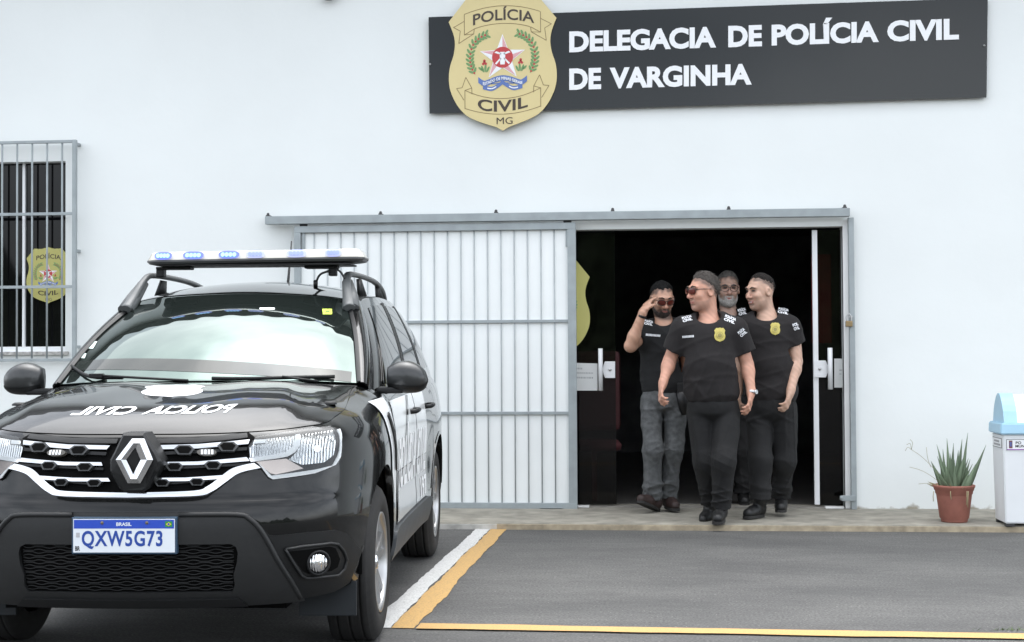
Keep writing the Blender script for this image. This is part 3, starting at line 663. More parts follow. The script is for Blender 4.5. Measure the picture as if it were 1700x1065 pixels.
    for sgn in (-1, 1):
        q = [(650, 640), (690, 668), (740, 690), (808, 675)]; s_ = spl(q, 4); q2 = [(650+sgn*(x-650), y) for x, y in s_]
        band(q2, [(x, y+34) for x, y in q2], 5, 2.6); line([(650+sgn*(x-650), y) for x, y in [(690, 640), (740, 650), (740, 668), (665, 662)]], 7, 5, 3)
        line([(650+sgn*(x-650), y+16) for x, y in s_[5:11]], 9, 4, 3.4)
    return mb.build(name, [tan, M['badge_ink'], M['leaf_ink'], M['red_ink'], M['white_dec'], M['blue_ink'], M['pink_ink'], M['line_ink'], M['badge_ink']], parent, False)

SIGN = [at(711.5, 28, -.05), at(1640, -4, -.05), at(1638, 161, -.05), at(713, 188, -.05)]
sg = mat('black_acrylic', (.003, .006, .0075), .06, 0, ior=1.36, bump=.02, bscale=3)
n_ = 24; vs = []
for j in range(2):
    for i in range(n_+1):
        t = i/n_; p = (SIGN[3]*(1-t)+SIGN[2]*t) if j == 0 else (SIGN[0]*(1-t)+SIGN[1]*t); vs.append((p.x, -.05+.004*math.sin(t*7), p.z))
vs += [(x, y+.022, z) for x, y, z in vs]; k = n_+1
fs = [(i, i+1, k+i+1, k+i) for i in range(n_)]+[(2*k+i, 3*k+i, 3*k+i+1, 2*k+i+1) for i in range(n_)]+[(i, 2*k+i, 2*k+i+1, i+1) for i in range(n_)]+[(k+i, k+i+1, 3*k+i+1, 3*k+i) for i in range(n_)]+[(0, k, 3*k, 2*k), (n_, 2*k+n_, 3*k+n_, k+n_)]
SB = raw('sign_board', vs, fs, sg)
tag(SB, 'wide black sign board reading DELEGACIA DE POLÍCIA CIVIL DE VARGINHA above the doorway', 'sign')
def quad(P):
    return lambda a, b_: tuple((P[0]*(1-a)+P[1]*a)*(1-b_)+(P[3]*(1-a)+P[2]*a)*b_)
yt = -.058
def words(s, x0, x1, ybl0, ybl1, h0, h1, base):
    P = [at(x0, ybl0, yt), at(x1, ybl1, yt), at(x1, ybl1-h1, yt), at(x0, ybl0-h0, yt)]
    mb = MB(); text_on(s, quad(P), 0, 1, 0, 1, .044, base=base, mb=mb, mi=0, cut=0); mb.build('lettering', M['white_dec'], SB, False)
def bl(x): return 87.0-(x-945)*.0335
def bl2(x): return 149-(x-945)*.0285
for s, x0, x1, bs in (('DELEGACIA', 945, 1189, None), ('DE', 1209, 1265, None), ('POLÍCIA', 1281, 1459, 'POLICIA'), ('CIVIL', 1473, 1592, None)): words(s, x0, x1, bl(x0), bl(x1), 35.5, 35.5, bs)
for s, x0, x1 in (('DE', 945, 998), ('VARGINHA', 1012, 1248)): words(s, x0, x1, bl2(x0), bl2(x1), 35.5, 35.5, None)
for px, py in ((714, 106), (1634, 75)):
    b = MB(); q = at(px, py, -.056); b.lathe([(0, -.006), (.007, -.004), (.009, 0)], (q.x, -.056, q.z), 'y', 12); b.build('screw', M['screw'], SB)
BU = .436; bc = at(834.3, 124, -.075)
bo = badge('badge_sign', lambda a, b_, d: (bc.x+a*BU, -.056-d, bc.z+b_*BU+a*BU*.012), M['badge_tan'], None, .012)
tag(bo, 'large tan police badge plate on the left end of the black sign board', 'badge')
sc_ = at(117, 505, .1).x; s2 = at(81, 466, .098)
u1 = (at(117, 428, .098).x-at(45, 428, .098).x)/2
so_ = badge('badge_sticker', lambda a, b_, d: (s2.x+a*u1, .0835-d, s2.z+b_*u1*.98), M['badge_olive'], None, 0, False, .0003)
tag(so_, 'small olive police badge sticker on the barred window pane', 'sticker')
u2 = (at(979, 460, GY).x-at(914, 460, GY).x); cz = at(914, 460, GY).z-1.02*u2; cx_ = at(914, 460, GY).x
so2 = badge('badge_sticker', lambda a, b_, d: (cx_+a*u2, GY-.001-d, cz+b_*u2), M['badge_olive'], None, 0, False, .0003)
tag(so2, 'large olive badge sticker on the left glass door half hidden behind the gate', 'sticker')
# ------------------------------------------------------------------ the police SUV (local frame: u right in the picture, v backwards from the front axle, w up)
CAR = empty('police_suv', (-2.0783, -5.2141, 0), 'black police SUV with white side livery and a roof light bar flashing blue', 'car', None, .05376)
CM = Matrix.Translation(CAR.location) @ Matrix.Rotation(.05376, 4, 'Z'); CMi = CM.inverted()
co_l = CMi @ c_o
def car_dir(px, py): return CMi.to_3x3() @ px_dir(px, py)
def cv(px, py, v): d = car_dir(px, py); return co_l+d*((v-co_l.y)/d.y)
def cproj(P):
    q = CM @ Vector(P)-c_o; z = q.dot(c_fw); return PW/2+F*q.dot(c_r)/z, PH/2-F*q.dot(c_u)/z
def trace(S, px, py, p, q, it=14):
    for _ in range(it):
        e = 1e-3; x, y = cproj(S(p, q)); x1, y1 = cproj(S(p+e, q)); x2, y2 = cproj(S(p, q+e))
        a, b, c, d = (x1-x)/e, (x2-x)/e, (y1-y)/e, (y2-y)/e; det = a*d-b*c
        if abs(det) < 1e-9: break
        rx, ry = px-x, py-y; p += max(-.15, min(.15, (d*rx-b*ry)/det)); q += max(-.15, min(.15, (a*ry-c*rx)/det))
    return p, q
def lerp1(tab, n=24):
    t = np.array(spl(tab, n)); return lambda x: float(np.interp(x, t[:, 0], t[:, 1]))
def sm(x, a, b): t = min(1, max(0, (x-a)/(b-a))); return t*t*(3-2*t)

plan = np.array(spl([(-.2, -.868), (0, -.875), (.2, -.868), (.4, -.845), (.55, -.803), (.66, -.745), (.75, -.66), (.81, -.56), (.848, -.45), (.873, -.33), (.888, -.19), (.895, 0), (.893, .3), (.888, .6), (.886, 1.2), (.889, 1.9), (.896, 2.4), (.898, 2.7), (.885, 3.1), (.85, 3.34), (.75, 3.47), (.5, 3.52), (0, 3.54), (-.5, 3.52)], 60))[60:-60]
seg = np.hypot(*(plan[1:]-plan[:-1]).T); SS = np.concatenate([[0], np.cumsum(seg)]); SEND = SS[-1]
tg = np.gradient(plan, SS, axis=0); tg[0] = (1, 0); tg[-1] = (-1, 0); tg /= np.hypot(*tg.T)[:, None]
V_ = plan[:, 1]
def s_v(v): return float(np.interp(v, V_, SS))
df = lerp1([(.18, .16), (.24, .10), (.30, .055), (.36, .028), (.45, .008), (.55, 0), (.62, .0), (.68, .012), (.72, .032), (.80, .05), (.88, .075), (.93, .10), (.96, .13), (1.0, .185), (1.06, .27), (1.2, .5)])
ds = lerp1([(.15, .10), (.22, .065), (.28, .035), (.36, .012), (.45, .003), (.6, 0), (.75, .0), (.88, .0), (1.0, .012), (1.1, .03), (1.3, .07)])
wtop = lerp1([(0, .957), (.3, .958), (.6, .967), (.8, .978), (1.0, .99), (s_v(-.3), 1.018), (s_v(0), 1.062), (s_v(.2), 1.096), (s_v(.36), 1.122), (s_v(.46), 1.112), (s_v(.58), 1.085), (s_v(.75), 1.078), (s_v(1.5), 1.098), (s_v(2.8), 1.135), (s_v(3.2), 1.12), (SEND-.7, 1.06), (SEND, 1.05)])
crA = lerp1([(0, 0), (.6, .0), (.85, .03), (1.05, .07), (s_v(-.3), .105), (s_v(0), .135), (s_v(.3), .145), (s_v(.42), .11), (s_v(.55), .05), (s_v(.8), .025), (s_v(2), .02), (s_v(3.3), .03), (SEND, .03)])
def P(s, w):
    sg = 1 if s >= 0 else -1; a = min(abs(s), SEND)
    x = float(np.interp(a, SS, plan[:, 0])); y = float(np.interp(a, SS, V_)); tx = float(np.interp(a, SS, tg[:, 0])); ty = float(np.interp(a, SS, tg[:, 1]))
    f = 1-sm(a, .55, 1.35); d = f*df(w)+(1-f)*ds(w)
    tau = wtop(a)-w; d += crA(a)*math.exp(-max(tau, -.03)/.045)
    for vw in (.02, 2.673): d -= .016*math.exp(-((y-vw)/.42)**2)*sm(w, .98, .80)*(1-f)
    d += .010*math.exp(-((w-.62)/.10)**2)*sm(y, .55, .75)*(1-sm(y, 2.05, 2.25))*(1-f)
    # inward normal = (-ty, tx)
    return (sg*(x-ty*d), y+tx*d, w)
def on(px, py, s=.3, w=.7): return trace(P, px, py, s, w)
def ons(pts, **k):
    o = []; s, w = k.get('s', .3), k.get('w', .7)
    for x, y in pts: s, w = on(x, y, s, w); o.append((s, w))
    return o
def mir(lp): return [(-a, b_) for a, b_ in reversed(lp)]
def sym(h): return h+[(-a, b_) for a, b_ in reversed(h)]

black_paint = mat('black_car_paint', (.0022, .0025, .0026), .22, 0, coat=1.0, ior=1.5); bp_ = black_paint.node_tree.nodes['Principled BSDF']; bp_.inputs['Coat Roughness'].default_value = .015; bp_.inputs['Coat IOR'].default_value = 1.35; bp_.inputs['Specular IOR Level'].default_value = .12
plast = mat('grey_textured_plastic', (.010, .0106, .011), .5, 0, 40, .12, .12, 900, spec=.4)
plast2 = mat('dark_satin_plastic', (.0055, .006, .0064), .45, 0, 30, .1, .06, 900, spec=.32)
deep = mat('deep_shadow_plastic', (.003, .003, .003), .7, spec=.05)  # black plastic, also the painted shade of flat link holes and fog cavities
sill_m = mat('grey_sill_plastic', (.05, .056, .061), .5, 0, 12, .2, .05, 600)
carglass = mat('car_glass', (.010, .013, .012), .02, 0, ior=1.92)
carglass.node_tree.nodes['Principled BSDF'].inputs['Specular Tint'].default_value = (.74, 1, .93, 1)
sideglass = mat('side_glass', (.006, .007, .007), .02, 0, ior=1.6)
rubber = mat('tyre_rubber', (.0105, .0102, .010), .8, 0, 30, .25, .1, 200)
alloy = mat('alloy_rim', (.42, .42, .42), .32, .85, 12, .08)
white_wrap = mat('white_wrap', (.74, .76, .765), .16, 0, coat=.4)
grey_wrap = mat('grey_wrap', (.44, .45, .455), .2, 0, coat=.3)
silver = mat('lamp_reflector', (.72, .73, .74), .12, 1.0)
def lens_mat():
    m = bpy.data.materials.new('clear_lens'); m.use_nodes = True; t = m.node_tree; t.nodes.clear()
    o = t.nodes.new('ShaderNodeOutputMaterial'); x = t.nodes.new('ShaderNodeMixShader'); a = t.nodes.new('ShaderNodeBsdfTransparent'); g_ = t.nodes.new('ShaderNodeBsdfGlossy'); f = t.nodes.new('ShaderNodeFresnel')
    f.inputs[0].default_value = 1.5; g_.inputs['Roughness'].default_value = .02; a.inputs[0].default_value = (.93, .95, .95, 1)
    t.links.new(f.outputs[0], x.inputs[0]); t.links.new(a.outputs[0], x.inputs[1]); t.links.new(g_.outputs[0], x.inputs[2]); t.links.new(x.outputs[0], o.inputs[0]); return m
lens = lens_mat()
def fluted(name, sc, col=(.72, .73, .74)):
    m = mat(name, col, .13, 1.0); t = m.node_tree; b_ = t.nodes['Principled BSDF']
    tc = t.nodes.new('ShaderNodeTexCoord'); wv = t.nodes.new('ShaderNodeTexWave'); wv.inputs['Scale'].default_value = sc; wv.inputs['Distortion'].default_value = 2.5; wv.inputs['Detail'].default_value = 2
    bp = t.nodes.new('ShaderNodeBump'); bp.inputs['Strength'].default_value = .5; bp.inputs['Distance'].default_value = .008
    t.links.new(tc.outputs['Object'], wv.inputs[0]); t.links.new(wv.outputs[0], bp.inputs['Height']); t.links.new(bp.outputs[0], b_.inputs['Normal']); return m
flute = fluted('fluted_reflector', 30)

# --- body skin
RA = .40
def arch(vc, r=RA, wc=.365, n=22, wb=.27):
    a0 = math.pi+math.asin((wc-wb)/r); a1 = -math.asin((wc-wb)/r)
    return [(s_v(vc+r*math.cos(a0+(a1-a0)*i/n)), wc+r*math.sin(a0+(a1-a0)*i/n)) for i in range(n+1)]
low = [(0, .290), (.3, .290), (.6, .290), (.8, .296), (1.0, .315)]
a1_ = arch(.01, .415, wb=.33); a2_ = arch(2.675, .405, wb=.30)
half_low = low+a1_+[(s_v(.6), .28), (s_v(1.4), .275), (s_v(2.1), .28)]+a2_+[(s_v(3.2), .33), (SEND-.5, .36), (SEND, .36)]
tops = [(x, wtop(x)) for x in np.linspace(SEND, 0, 120)]
halfp = half_low+tops
full = [(-a, b_) for a, b_ in reversed(half_low[1:])]+half_low+tops[:-1]+[(-a, b_) for a, b_ in reversed(tops[:])][0:]
# remove duplicated seam points
cl = [];
for q in full:
    if not cl or abs(q[0]-cl[-1][0])+abs(q[1]-cl[-1][1]) > 1e-5: cl.append((float(q[0]), float(q[1])))
body = surf('body', P, [cl], .034, black_paint, CAR, 0, .03)

# --- hood, windscreen, pillars, roof, greenhouse
def coons(c0, c1, d0, d1):
    def S(a, b_):
        al = (a+1)/2
        p = np.array(c0(a))*(1-b_)+np.array(c1(a))*b_+np.array(d0(b_))*(1-al)+np.array(d1(b_))*al
        q = (np.array(c0(-1))*(1-al)+np.array(c0(1))*al)*(1-b_)+(np.array(c1(-1))*(1-al)+np.array(c1(1))*al)*b_
        return p-q
    return S
def cur(pts, n=20):
    t = np.array(spl(pts, n)); L = np.concatenate([[0], np.cumsum(np.linalg.norm(t[1:]-t[:-1], axis=1))]); L /= L[-1]
    return lambda b_: np.array([np.interp(b_, L, t[:, i]) for i in range(t.shape[1])])
SH = 1.03; SC_ = s_v(.36)
E = lambda s: np.array(P(s, wtop(abs(s))-.001))
cowl = cur([(-.742, .36, 1.121), (-.5, .285, 1.141), (0, .225, 1.149), (.5, .285, 1.141), (.742, .36, 1.121)])
ce = E(SC_)
hc0 = lambda a: E(a*SH)
def hc1(a):
    c = cowl((a+1)/2); return np.array([c[0]*ce[0]/.742, c[1], c[2]+(ce[2]-1.121)*abs(a)**3])
hd1 = lambda b_: E(SH+(SC_-SH)*b_)
def hd0(b_): q = hd1(b_); return np.array([-q[0], q[1], q[2]])
H0 = coons(hc0, hc1, hd0, hd1)
def Hd(a, b_):
    p = H0(a, b_); e = abs(a); k = b_*(1-b_)
    z = .17*k*(1-.35*e*e)*(1-e**6)+.016*(1-math.exp(-b_*16))*(1-b_)**2*(1-e**4)
    z += .020*(1-sm(e, .60-.06*b_, .78-.06*b_))*sm(b_, 0, .3)*(1-sm(b_, .7, 1.0)*.6)-.012*(1-sm(e, .10, .40))*sm(b_, .1, .5)
    return (p[0], p[1], p[2]+z)
sq = lambda a0, a1, b0, b1: [(a0, b0), (a1, b0), (a1, b1), (a0, b1)]
hood_o = surf('hood', Hd, [sq(-.992, .992, .006, .995)], .022, black_paint, CAR, .003, .012)
surf('hood_gap', Hd, [sq(-1, 1, 0, 1)], .05, deep, hood_o, -.012)

roofc0 = cur([(-.62, 1.215, 1.560), (-.4, 1.135, 1.592), (0, 1.09, 1.607), (.4, 1.135, 1.592), (.62, 1.215, 1.560)])
roofc1 = cur([(-.60, 3.10, 1.560), (0, 3.18, 1.60), (.60, 3.10, 1.560)])
Rf = cur([(.62, 1.215, 1.560), (.632, 1.5, 1.590), (.636, 1.9, 1.605), (.632, 2.5, 1.598), (.60, 3.10, 1.560)])
mx = lambda f: (lambda b_: f(b_)*np.array([-1, 1, 1]))
R0 = coons(lambda a: roofc0((a+1)/2), lambda a: roofc1((a+1)/2), mx(Rf), Rf)
def Rs(a, b_): p = R0(a, b_); return (p[0], p[1], p[2]+.20*b_*(1-b_)*(1-a*a)*(1.3-.6*b_))
roof_o = surf('roof', Rs, [sq(-1, 1, 0, 1)], .04, black_paint, CAR, 0, .01)
wsb = cur([(-.722, .415, 1.140), (-.5, .325, 1.151), (0, .262, 1.156), (.5, .325, 1.151), (.722, .415, 1.140)])
WE = .885
wst = lambda a: roofc0((WE*a+1)/2)-np.array([0, .004, .004])
we = lambda sg: cur([wsb((sg+1)/2), (wsb((sg+1)/2)+wst(sg))/2+np.array([sg*.014, -.02, .016]), wst(sg)])
W0 = coons(lambda a: wsb((a+1)/2), wst, we(-1), we(1))
def Ws(a, b_): p = W0(a, b_); k = b_*(1-b_)*4*(1-a*a); return (p[0], p[1]-.020*k, p[2]+.030*k)
screen = surf('windscreen', Ws, [sq(-1, 1, 0, 1)], .03, carglass, CAR, .0, .006)
def Bt(p): v = .46+2.88*p; s = s_v(v); return np.array(P(s, wtop(s)-.0005))
def G(p, t):
    b_ = Bt(min(1, max(0, p))); r = Rf(min(1, max(0, p))); q = b_*(1-t)+r*t; return (q[0]+.026*4*t*(1-t), q[1], q[2]+.006*4*t*(1-t))
gh = surf('cabin_side', G, [sq(0, 1, 0, 1)], .04, black_paint, CAR, 0, .01)
gh2 = surf('cabin_side', G, [sq(0, 1, 0, 1)], .04, black_paint, CAR, 0, .01, mirror=True)
gfront = lambda b_: np.array(G(0, b_))
def Ap(a, b_):                              # A pillar strip between screen edge and cabin side
    al = (a+1)/2; l = we(1)(b_); r = gfront(b_); q = l*(1-al)+r*al; k = 4*al*(1-al)
    return (q[0]+.010*k, q[1]-.018*k, q[2]+.014*k)
for mr in (False, True):
    ap = surf('pillar', Ap, [sq(-1, 1, 0, 1)], .06, black_paint, CAR, .001, .01, mirror=mr)
    surf('pillar_trim', Ap, [sq(-.98, -.62, .0, .97)], .06, plast2, ap, .008, .008, mirror=mr)
# rear closing
rb = lambda a: (lambda sgn, aa: np.array(P(sgn*(SEND-(SEND-s_v(3.34))*aa), wtop(SEND-(SEND-s_v(3.34))*aa)-.0005)))(1 if a >= 0 else -1, abs(a))
def Tg(a, b_): q = np.array(roofc1((a+1)/2))*(1-b_)+rb(a)*b_; return (q[0], q[1]+.05*4*b_*(1-b_), q[2])
surf('tailgate', Tg, [sq(-1, 1, 0, 1)], .06, black_paint, CAR, 0, .01)
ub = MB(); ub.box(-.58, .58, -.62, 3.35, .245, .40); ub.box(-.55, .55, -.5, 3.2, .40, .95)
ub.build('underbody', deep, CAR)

# --- cowl, wipers, screen stickers
surf('cowl', lambda a, t: tuple(hc1(a)*(1-t)+np.array(wsb((a+1)/2))*t+np.array([0, 0, -.012])), [sq(-1, 1, -.05, 1.05)], .08, plast2, CAR)
def onw(px, py): return trace(Ws, px, py, 0, .5)
def wiper(pts, off):
    q = MB(); P3 = []
    for px, py in pts: a, b_ = onw(px, py); p = Vector(Ws(a, b_)); P3.append(p+Vector((0, -off*.5, off)))
    q.tube(spl(P3, 4), .009, 6, flat=(1, .7)); return q
wp = wiper([(98, 629), (150, 630), (205, 632)], .016); p0 = Vector(Ws(*onw(162, 630)))
wp.box(p0.x-.03, p0.x+.035, p0.y-.04, p0.y+.0, p0.z+.008, p0.z+.03, 0, .004); wp.tube([(p0.x+.02, p0.y-.03, p0.z+.02), (-.05, .235, 1.158)], .006, 6); wp.build('wiper', plast2, CAR)
wp = wiper([(352, 632), (420, 632), (500, 630), (556, 629)], .012); p0 = Vector(Ws(*onw(470, 630))); wp.tube([(p0.x, p0.y-.02, p0.z+.015), (.55, .30, 1.15)], .006, 6); wp.build('wiper', plast2, CAR)
sk = mat('pale_sticker', (.55, .66, .62), .4); skg = mat('yellow_green_sticker', (.52, .66, .05), .5); skd = mat('dark_sticker_print', (.12, .2, .03), .5)
def wpoly(name, pts, m, parent=screen, off=.0025): return surf(name, Ws, [[onw(*q) for q in pts]], .02, m, parent, off)
wpoly('sticker', [(140, 579), (155, 579), (162, 567), (148, 566)], sk); wpoly('sticker', [(128, 594), (141, 595), (144, 587), (132, 586)], sk)
wpoly('sticker', [(536, 522), (551, 522), (551, 513), (535, 513)], skg); wpoly('sticker', [(540, 519), (547, 519), (547, 516), (540, 516)], skd, off=.004)
wpoly('sensor_mark', [(431, 514), (456, 514), (456, 511), (431, 511)], M['white_dec'])
wpoly('screen_edge_band', [(96, 634), (583, 634), (584, 617), (106, 617)], mat('screen_band', (.02, .024, .022), .06, ior=1.42), off=.0012)

# --- hood lettering and shield
def onh(px, py): return trace(Hd, px, py, 0, .5)
T4 = [onh(116, 690.5), onh(376, 686), onh(396, 671.5), onh(138, 675.5)]
def hoodmap(a, b_, off=.0042):
    p = [(T4[0][i]*(1-a)+T4[1][i]*a)*(1-b_)+(T4[3][i]*(1-a)+T4[2][i]*a)*b_ for i in (0, 1)]
    q = Hd(*p); return (q[0], q[1]-.002, q[2]+off)
hl_ = MB(); 
text_on('POLICIA', lambda a, b_: hoodmap(1-.535*a, b_), 0, 1, 0, 1, .026, mb=hl_, cut=26); hl_.build('lettering', M['white_dec'], hood_o, False); hl_ = MB(); text_on('CIVIL', lambda a, b_: hoodmap(.385-.385*a, b_), 0, 1, 0, 1, .026, mb=hl_, cut=20)
hl_.build('lettering', M['white_dec'], hood_o, False)
hcn = [onh(231, 660), onh(333, 659), onh(343, 639.5), onh(243, 640)]
shp = []
for a, b_ in BADGE:
    a_, b2 = (a+1)/2, (b_+1.03)/2.56
    shp.append(tuple((hcn[0][i]*(1-a_)+hcn[1][i]*a_)*(1-b2)+(hcn[3][i]*(1-a_)+hcn[2][i]*a_)*b2 for i in (0, 1)))
surf('shield_decal', Hd, [shp], .03, M['white_dec'], hood_o, .0042)
for sgn in (1, -1):                         # washer jets
    a, b_ = onh(548, 671); q = Vector(Hd(sgn*a, b_)); k = MB(); k.lathe([(.03, 0), (.03, .008), (.018, .014), (0, .015)], (q.x, q.y, q.z), 'z', 16); k.build('washer_cover', plast2, hood_o)

# --- grille
def half_ring(h): return sym(h)
CX = cproj(P(0, .8))[0]
gr_h = ons([(224, 727), (300, 727), (360, 724), (412, 718), (424, 727), (411, 743), (418, 762), (434, 779), (418, 779), (397, 783), (374, 796), (351, 815), (324, 824), (224, 828)], s=.0, w=.9)
gr_h[0] = (.0, gr_h[0][1]); gr_h[-1] = (0, gr_h[-1][1])
grl = surf('grille', P, [gr_h[:-1]+[gr_h[-1]]+mir(gr_h)[1:-1]], .05, deep, CAR, .004, .02)
def strip_pair(name, top, bot, m, off, th, parent, **k):
    t = ons(top, **k); b_ = ons(list(reversed(bot)), s=t[-1][0], w=t[-1][1]); lp = b_+list(reversed(t)) if False else t+b_
    for mr in (False, True): surf(name, P, [lp], .03, m, parent, off, th, mirror=mr)
def crv(pts, n=5): return spl(pts, n)
strip_pair('chrome_bar', [(258, 742.5), (330, 740.5), (414, 733.5)], [(262, 748.5), (330, 747), (412, 740)], M['chrome'], .022, .02, grl, s=.1, w=.9)
strip_pair('chrome_bar', [(266, 769), (330, 768), (409, 761)], [(263, 774.5), (330, 773.5), (414, 767)], M['chrome'], .024, .02, grl, s=.1, w=.83)
strip_pair('chrome_bar', [(250, 794.5), (310, 794), (374, 790)], [(246, 800), (310, 799.5), (366, 796)], M['chrome'], .026, .02, grl, s=.08, w=.78)
for y0, y1, x1 in ((752, 757, 410), (777, 781, 414), (803, 806, 362)): strip_pair('grille_slat', [(262, y0), (x1, y0-8)], [(262, y1), (x1, y1-8)], plast2, .016, .02, grl, s=.1, w=.8)
strip_pair('grille_slat', [(250, 731), (330, 729), (410, 722)], [(250, 738), (330, 737), (411, 729)], plast, .014, .02, grl, s=.1, w=.93)
link_m = mat('grille_link_grey', (.035, .037, .038), .4)
def ellp(cx, cy, rx, ry, n=16): return [(cx+rx*math.cos(2*math.pi*i/n), cy+ry*math.sin(2*math.pi*i/n)) for i in range(n)]
for (cx, cy, hw, hh) in ((308, 750.5, 17, 7), (379, 745.5, 17, 7), (292, 777, 14.5, 6.5), (355, 774.5, 14.5, 6.5), (272, 802.5, 13, 5.8), (329, 801, 13, 5.8)):
    hx = lambda k: [(cx-hw*k, cy-hh*.2), (cx-hw*.55*k, cy-hh*k), (cx+hw*.55*k, cy-hh*k), (cx+hw*k, cy-hh*.2), (cx+hw*.6*k, cy+hh*k), (cx-hw*.6*k, cy+hh*k)]
    for mr in (False, True):
        o = surf('grille_link', P, [ons(hx(1), s=.3, w=.83)], .05, link_m, grl, .032, .02, mirror=mr); surf('link_hole_shade', P, [ons(hx(.74), s=.3, w=.83)], .05, deep, o, .034, mirror=mr)  # flat near-black patch paints the shade of the link opening
for mr in (False, True):
    o = surf('grille_strobe', P, [ons(ellp(345, 754.5, 16, 5.5), s=.3, w=.87)], .05, mat('strobe_housing', (.09, .085, .075), .3), grl, .036, .02, mirror=mr)
    for k in range(4): x = 336+k*5.5; surf('strobe_cell', P, [ons([(x, 751), (x+3.6, 751), (x+3.6, 758), (x, 758)], s=.3, w=.87)], .05, M['white_dec'], o, .039, mirror=mr)
ctop = crv([(224, 819), (322, 815.5), (345, 808), (366, 793), (384, 780), (402, 774), (421, 770)]); cbot = crv([(224, 828.5), (326, 825), (352, 817), (375, 801), (392, 789), (408, 783), (432, 778)])
cu_ = ons(ctop, s=0, w=.73); cb_ = ons(list(reversed(cbot)), s=.5, w=.78); cu_[0] = (0, cu_[0][1]); cb_[-1] = (0, cb_[-1][1])
surf('chrome_surround', P, [mir(cb_)[:-1]+list(reversed(cb_))[-1:] if False else cu_+cb_+mir(cb_)[1:]+mir(cu_)[:-1]], .03, M['chrome'], grl, .022, .024)
# badge: hexagonal housing with a chrome lozenge
def fr_plane(px, py, v): q = cv(px, py, v); return q
hexa = [(205, 718), (240, 718), (262, 752), (268, 765), (262, 782), (247, 810), (238, 816), (207, 816), (198, 810), (183, 782), (183, 763), (190, 750)]
q = MB(); vv = -.905; n = len(hexa)
f_ = [cv(x, y, vv if y < 800 else -.880) for x, y in hexa]; cxm = sum((p.x for p in f_))/n; czm = sum((p.z for p in f_))/n
inn = [Vector((cxm+(p.x-cxm)*.90, p.y-.012, czm+(p.z-czm)*.92)) for p in f_]; bk_ = [Vector((p.x, -.80, p.z)) for p in f_]
q.add(inn+f_+bk_, [tuple(range(n))]+[(i, (i+1) % n, n+(i+1) % n, n+i) for i in range(n)]+[(n+i, n+(i+1) % n, 2*n+(i+1) % n, 2*n+i) for i in range(n)])
bh = q.build('badge_housing', plast, grl)
out = [(219, 728), (240, 728), (254, 763), (233, 802), (212, 802), (192, 763)]; inr = [(224.5, 742), (224.5, 742), (233.5, 763), (221, 787), (221, 787), (209.5, 763)]
q = MB(); vv = -.925; A_ = [cv(x, y, vv+.004) for x, y in out]; B_ = [cv(x, y, vv+.004) for x, y in inr]; Mi = [cv((x+x2)/2, (y+y2)/2, vv-.010) for (x, y), (x2, y2) in zip(out, inr)]
dn = [p+Vector((0, .02, 0)) for p in A_]
q.add(A_+Mi+B_+dn, [(i, (i+1) % 6, 6+(i+1) % 6, 6+i) for i in range(6)]+[(6+i, 6+(i+1) % 6, 12+(i+1) % 6, 12+i) for i in range(6)]+[(i, (i+1) % 6, 18+(i+1) % 6, 18+i) for i in range(6)])
q.build('emblem', M['chrome'], grl)

# --- headlights (right one traced, left one mirrored)
HLo = [(411, 743), (424, 728.5), (445, 725), (500, 718), (555, 711), (562, 714), (564.5, 735), (562, 758), (556, 770), (545, 778), (520, 785), (480, 792), (455, 796), (446, 794), (432, 777), (416, 759)]
def hp(name, pts, m, off, par, th=0, mr=False, n=0):
    return surf(name, P, [ons(crv(pts, n) if n else pts, s=.75, w=.87)], .03, m, par, off, th, mirror=mr)
amber = mat('amber_reflector', (.42, .36, .33), .2, .7)
for mr in (False, True):
    h = hp('headlight', HLo, plast2, .006, CAR, .03, mr)
    hp('reflector', [(428, 732), (490, 725), (488, 740), (478, 752), (460, 757), (415, 760), (414, 744)], flute, .010, h, 0, mr)
    hp('reflector', [(497, 724), (550, 716.5), (554, 735), (551, 756), (535, 768), (500, 772), (478, 764), (490, 752), (496, 738)], flute, .010, h, 0, mr)
    hp('reflector', [(424, 767), (474, 762), (502, 778), (457, 788), (448, 786)], amber, .010, h, 0, mr)
    hp('light_guide', [(422, 733), (440, 732), (440, 737.5), (419, 739)], M['white_alu'], .016, h, .004, mr)
    d = [(489, 725), (496, 724), (496, 740), (488, 752), (476, 759), (460, 762), (416, 768), (413, 761.5), (455, 756), (472, 752), (483, 743)]
    hp('light_guide', d, M['white_alu'], .016, h, .005, mr)
    hp('chrome_edge', [(427, 768), (450, 790), (520, 780), (548, 773), (557, 757), (557, 716), (562, 715), (564, 735), (561.5, 760), (554, 772), (520, 786), (480, 792.5), (452, 796), (445, 792)], M['white_alu'], .013, h, .004, mr)
    hp('lamp_bulb', ellp(524, 746, 6, 6, 12), M['chrome'], .013, h, .003, mr)
    hp('lens', [(412, 743), (424.5, 729), (500, 718.5), (555, 711.5), (561, 714.5), (563.5, 735), (561, 758), (555, 769.5), (520, 784.5), (455, 795), (447, 793.5), (433, 776.5), (417, 758.5)], lens, .022, h, 0, mr)

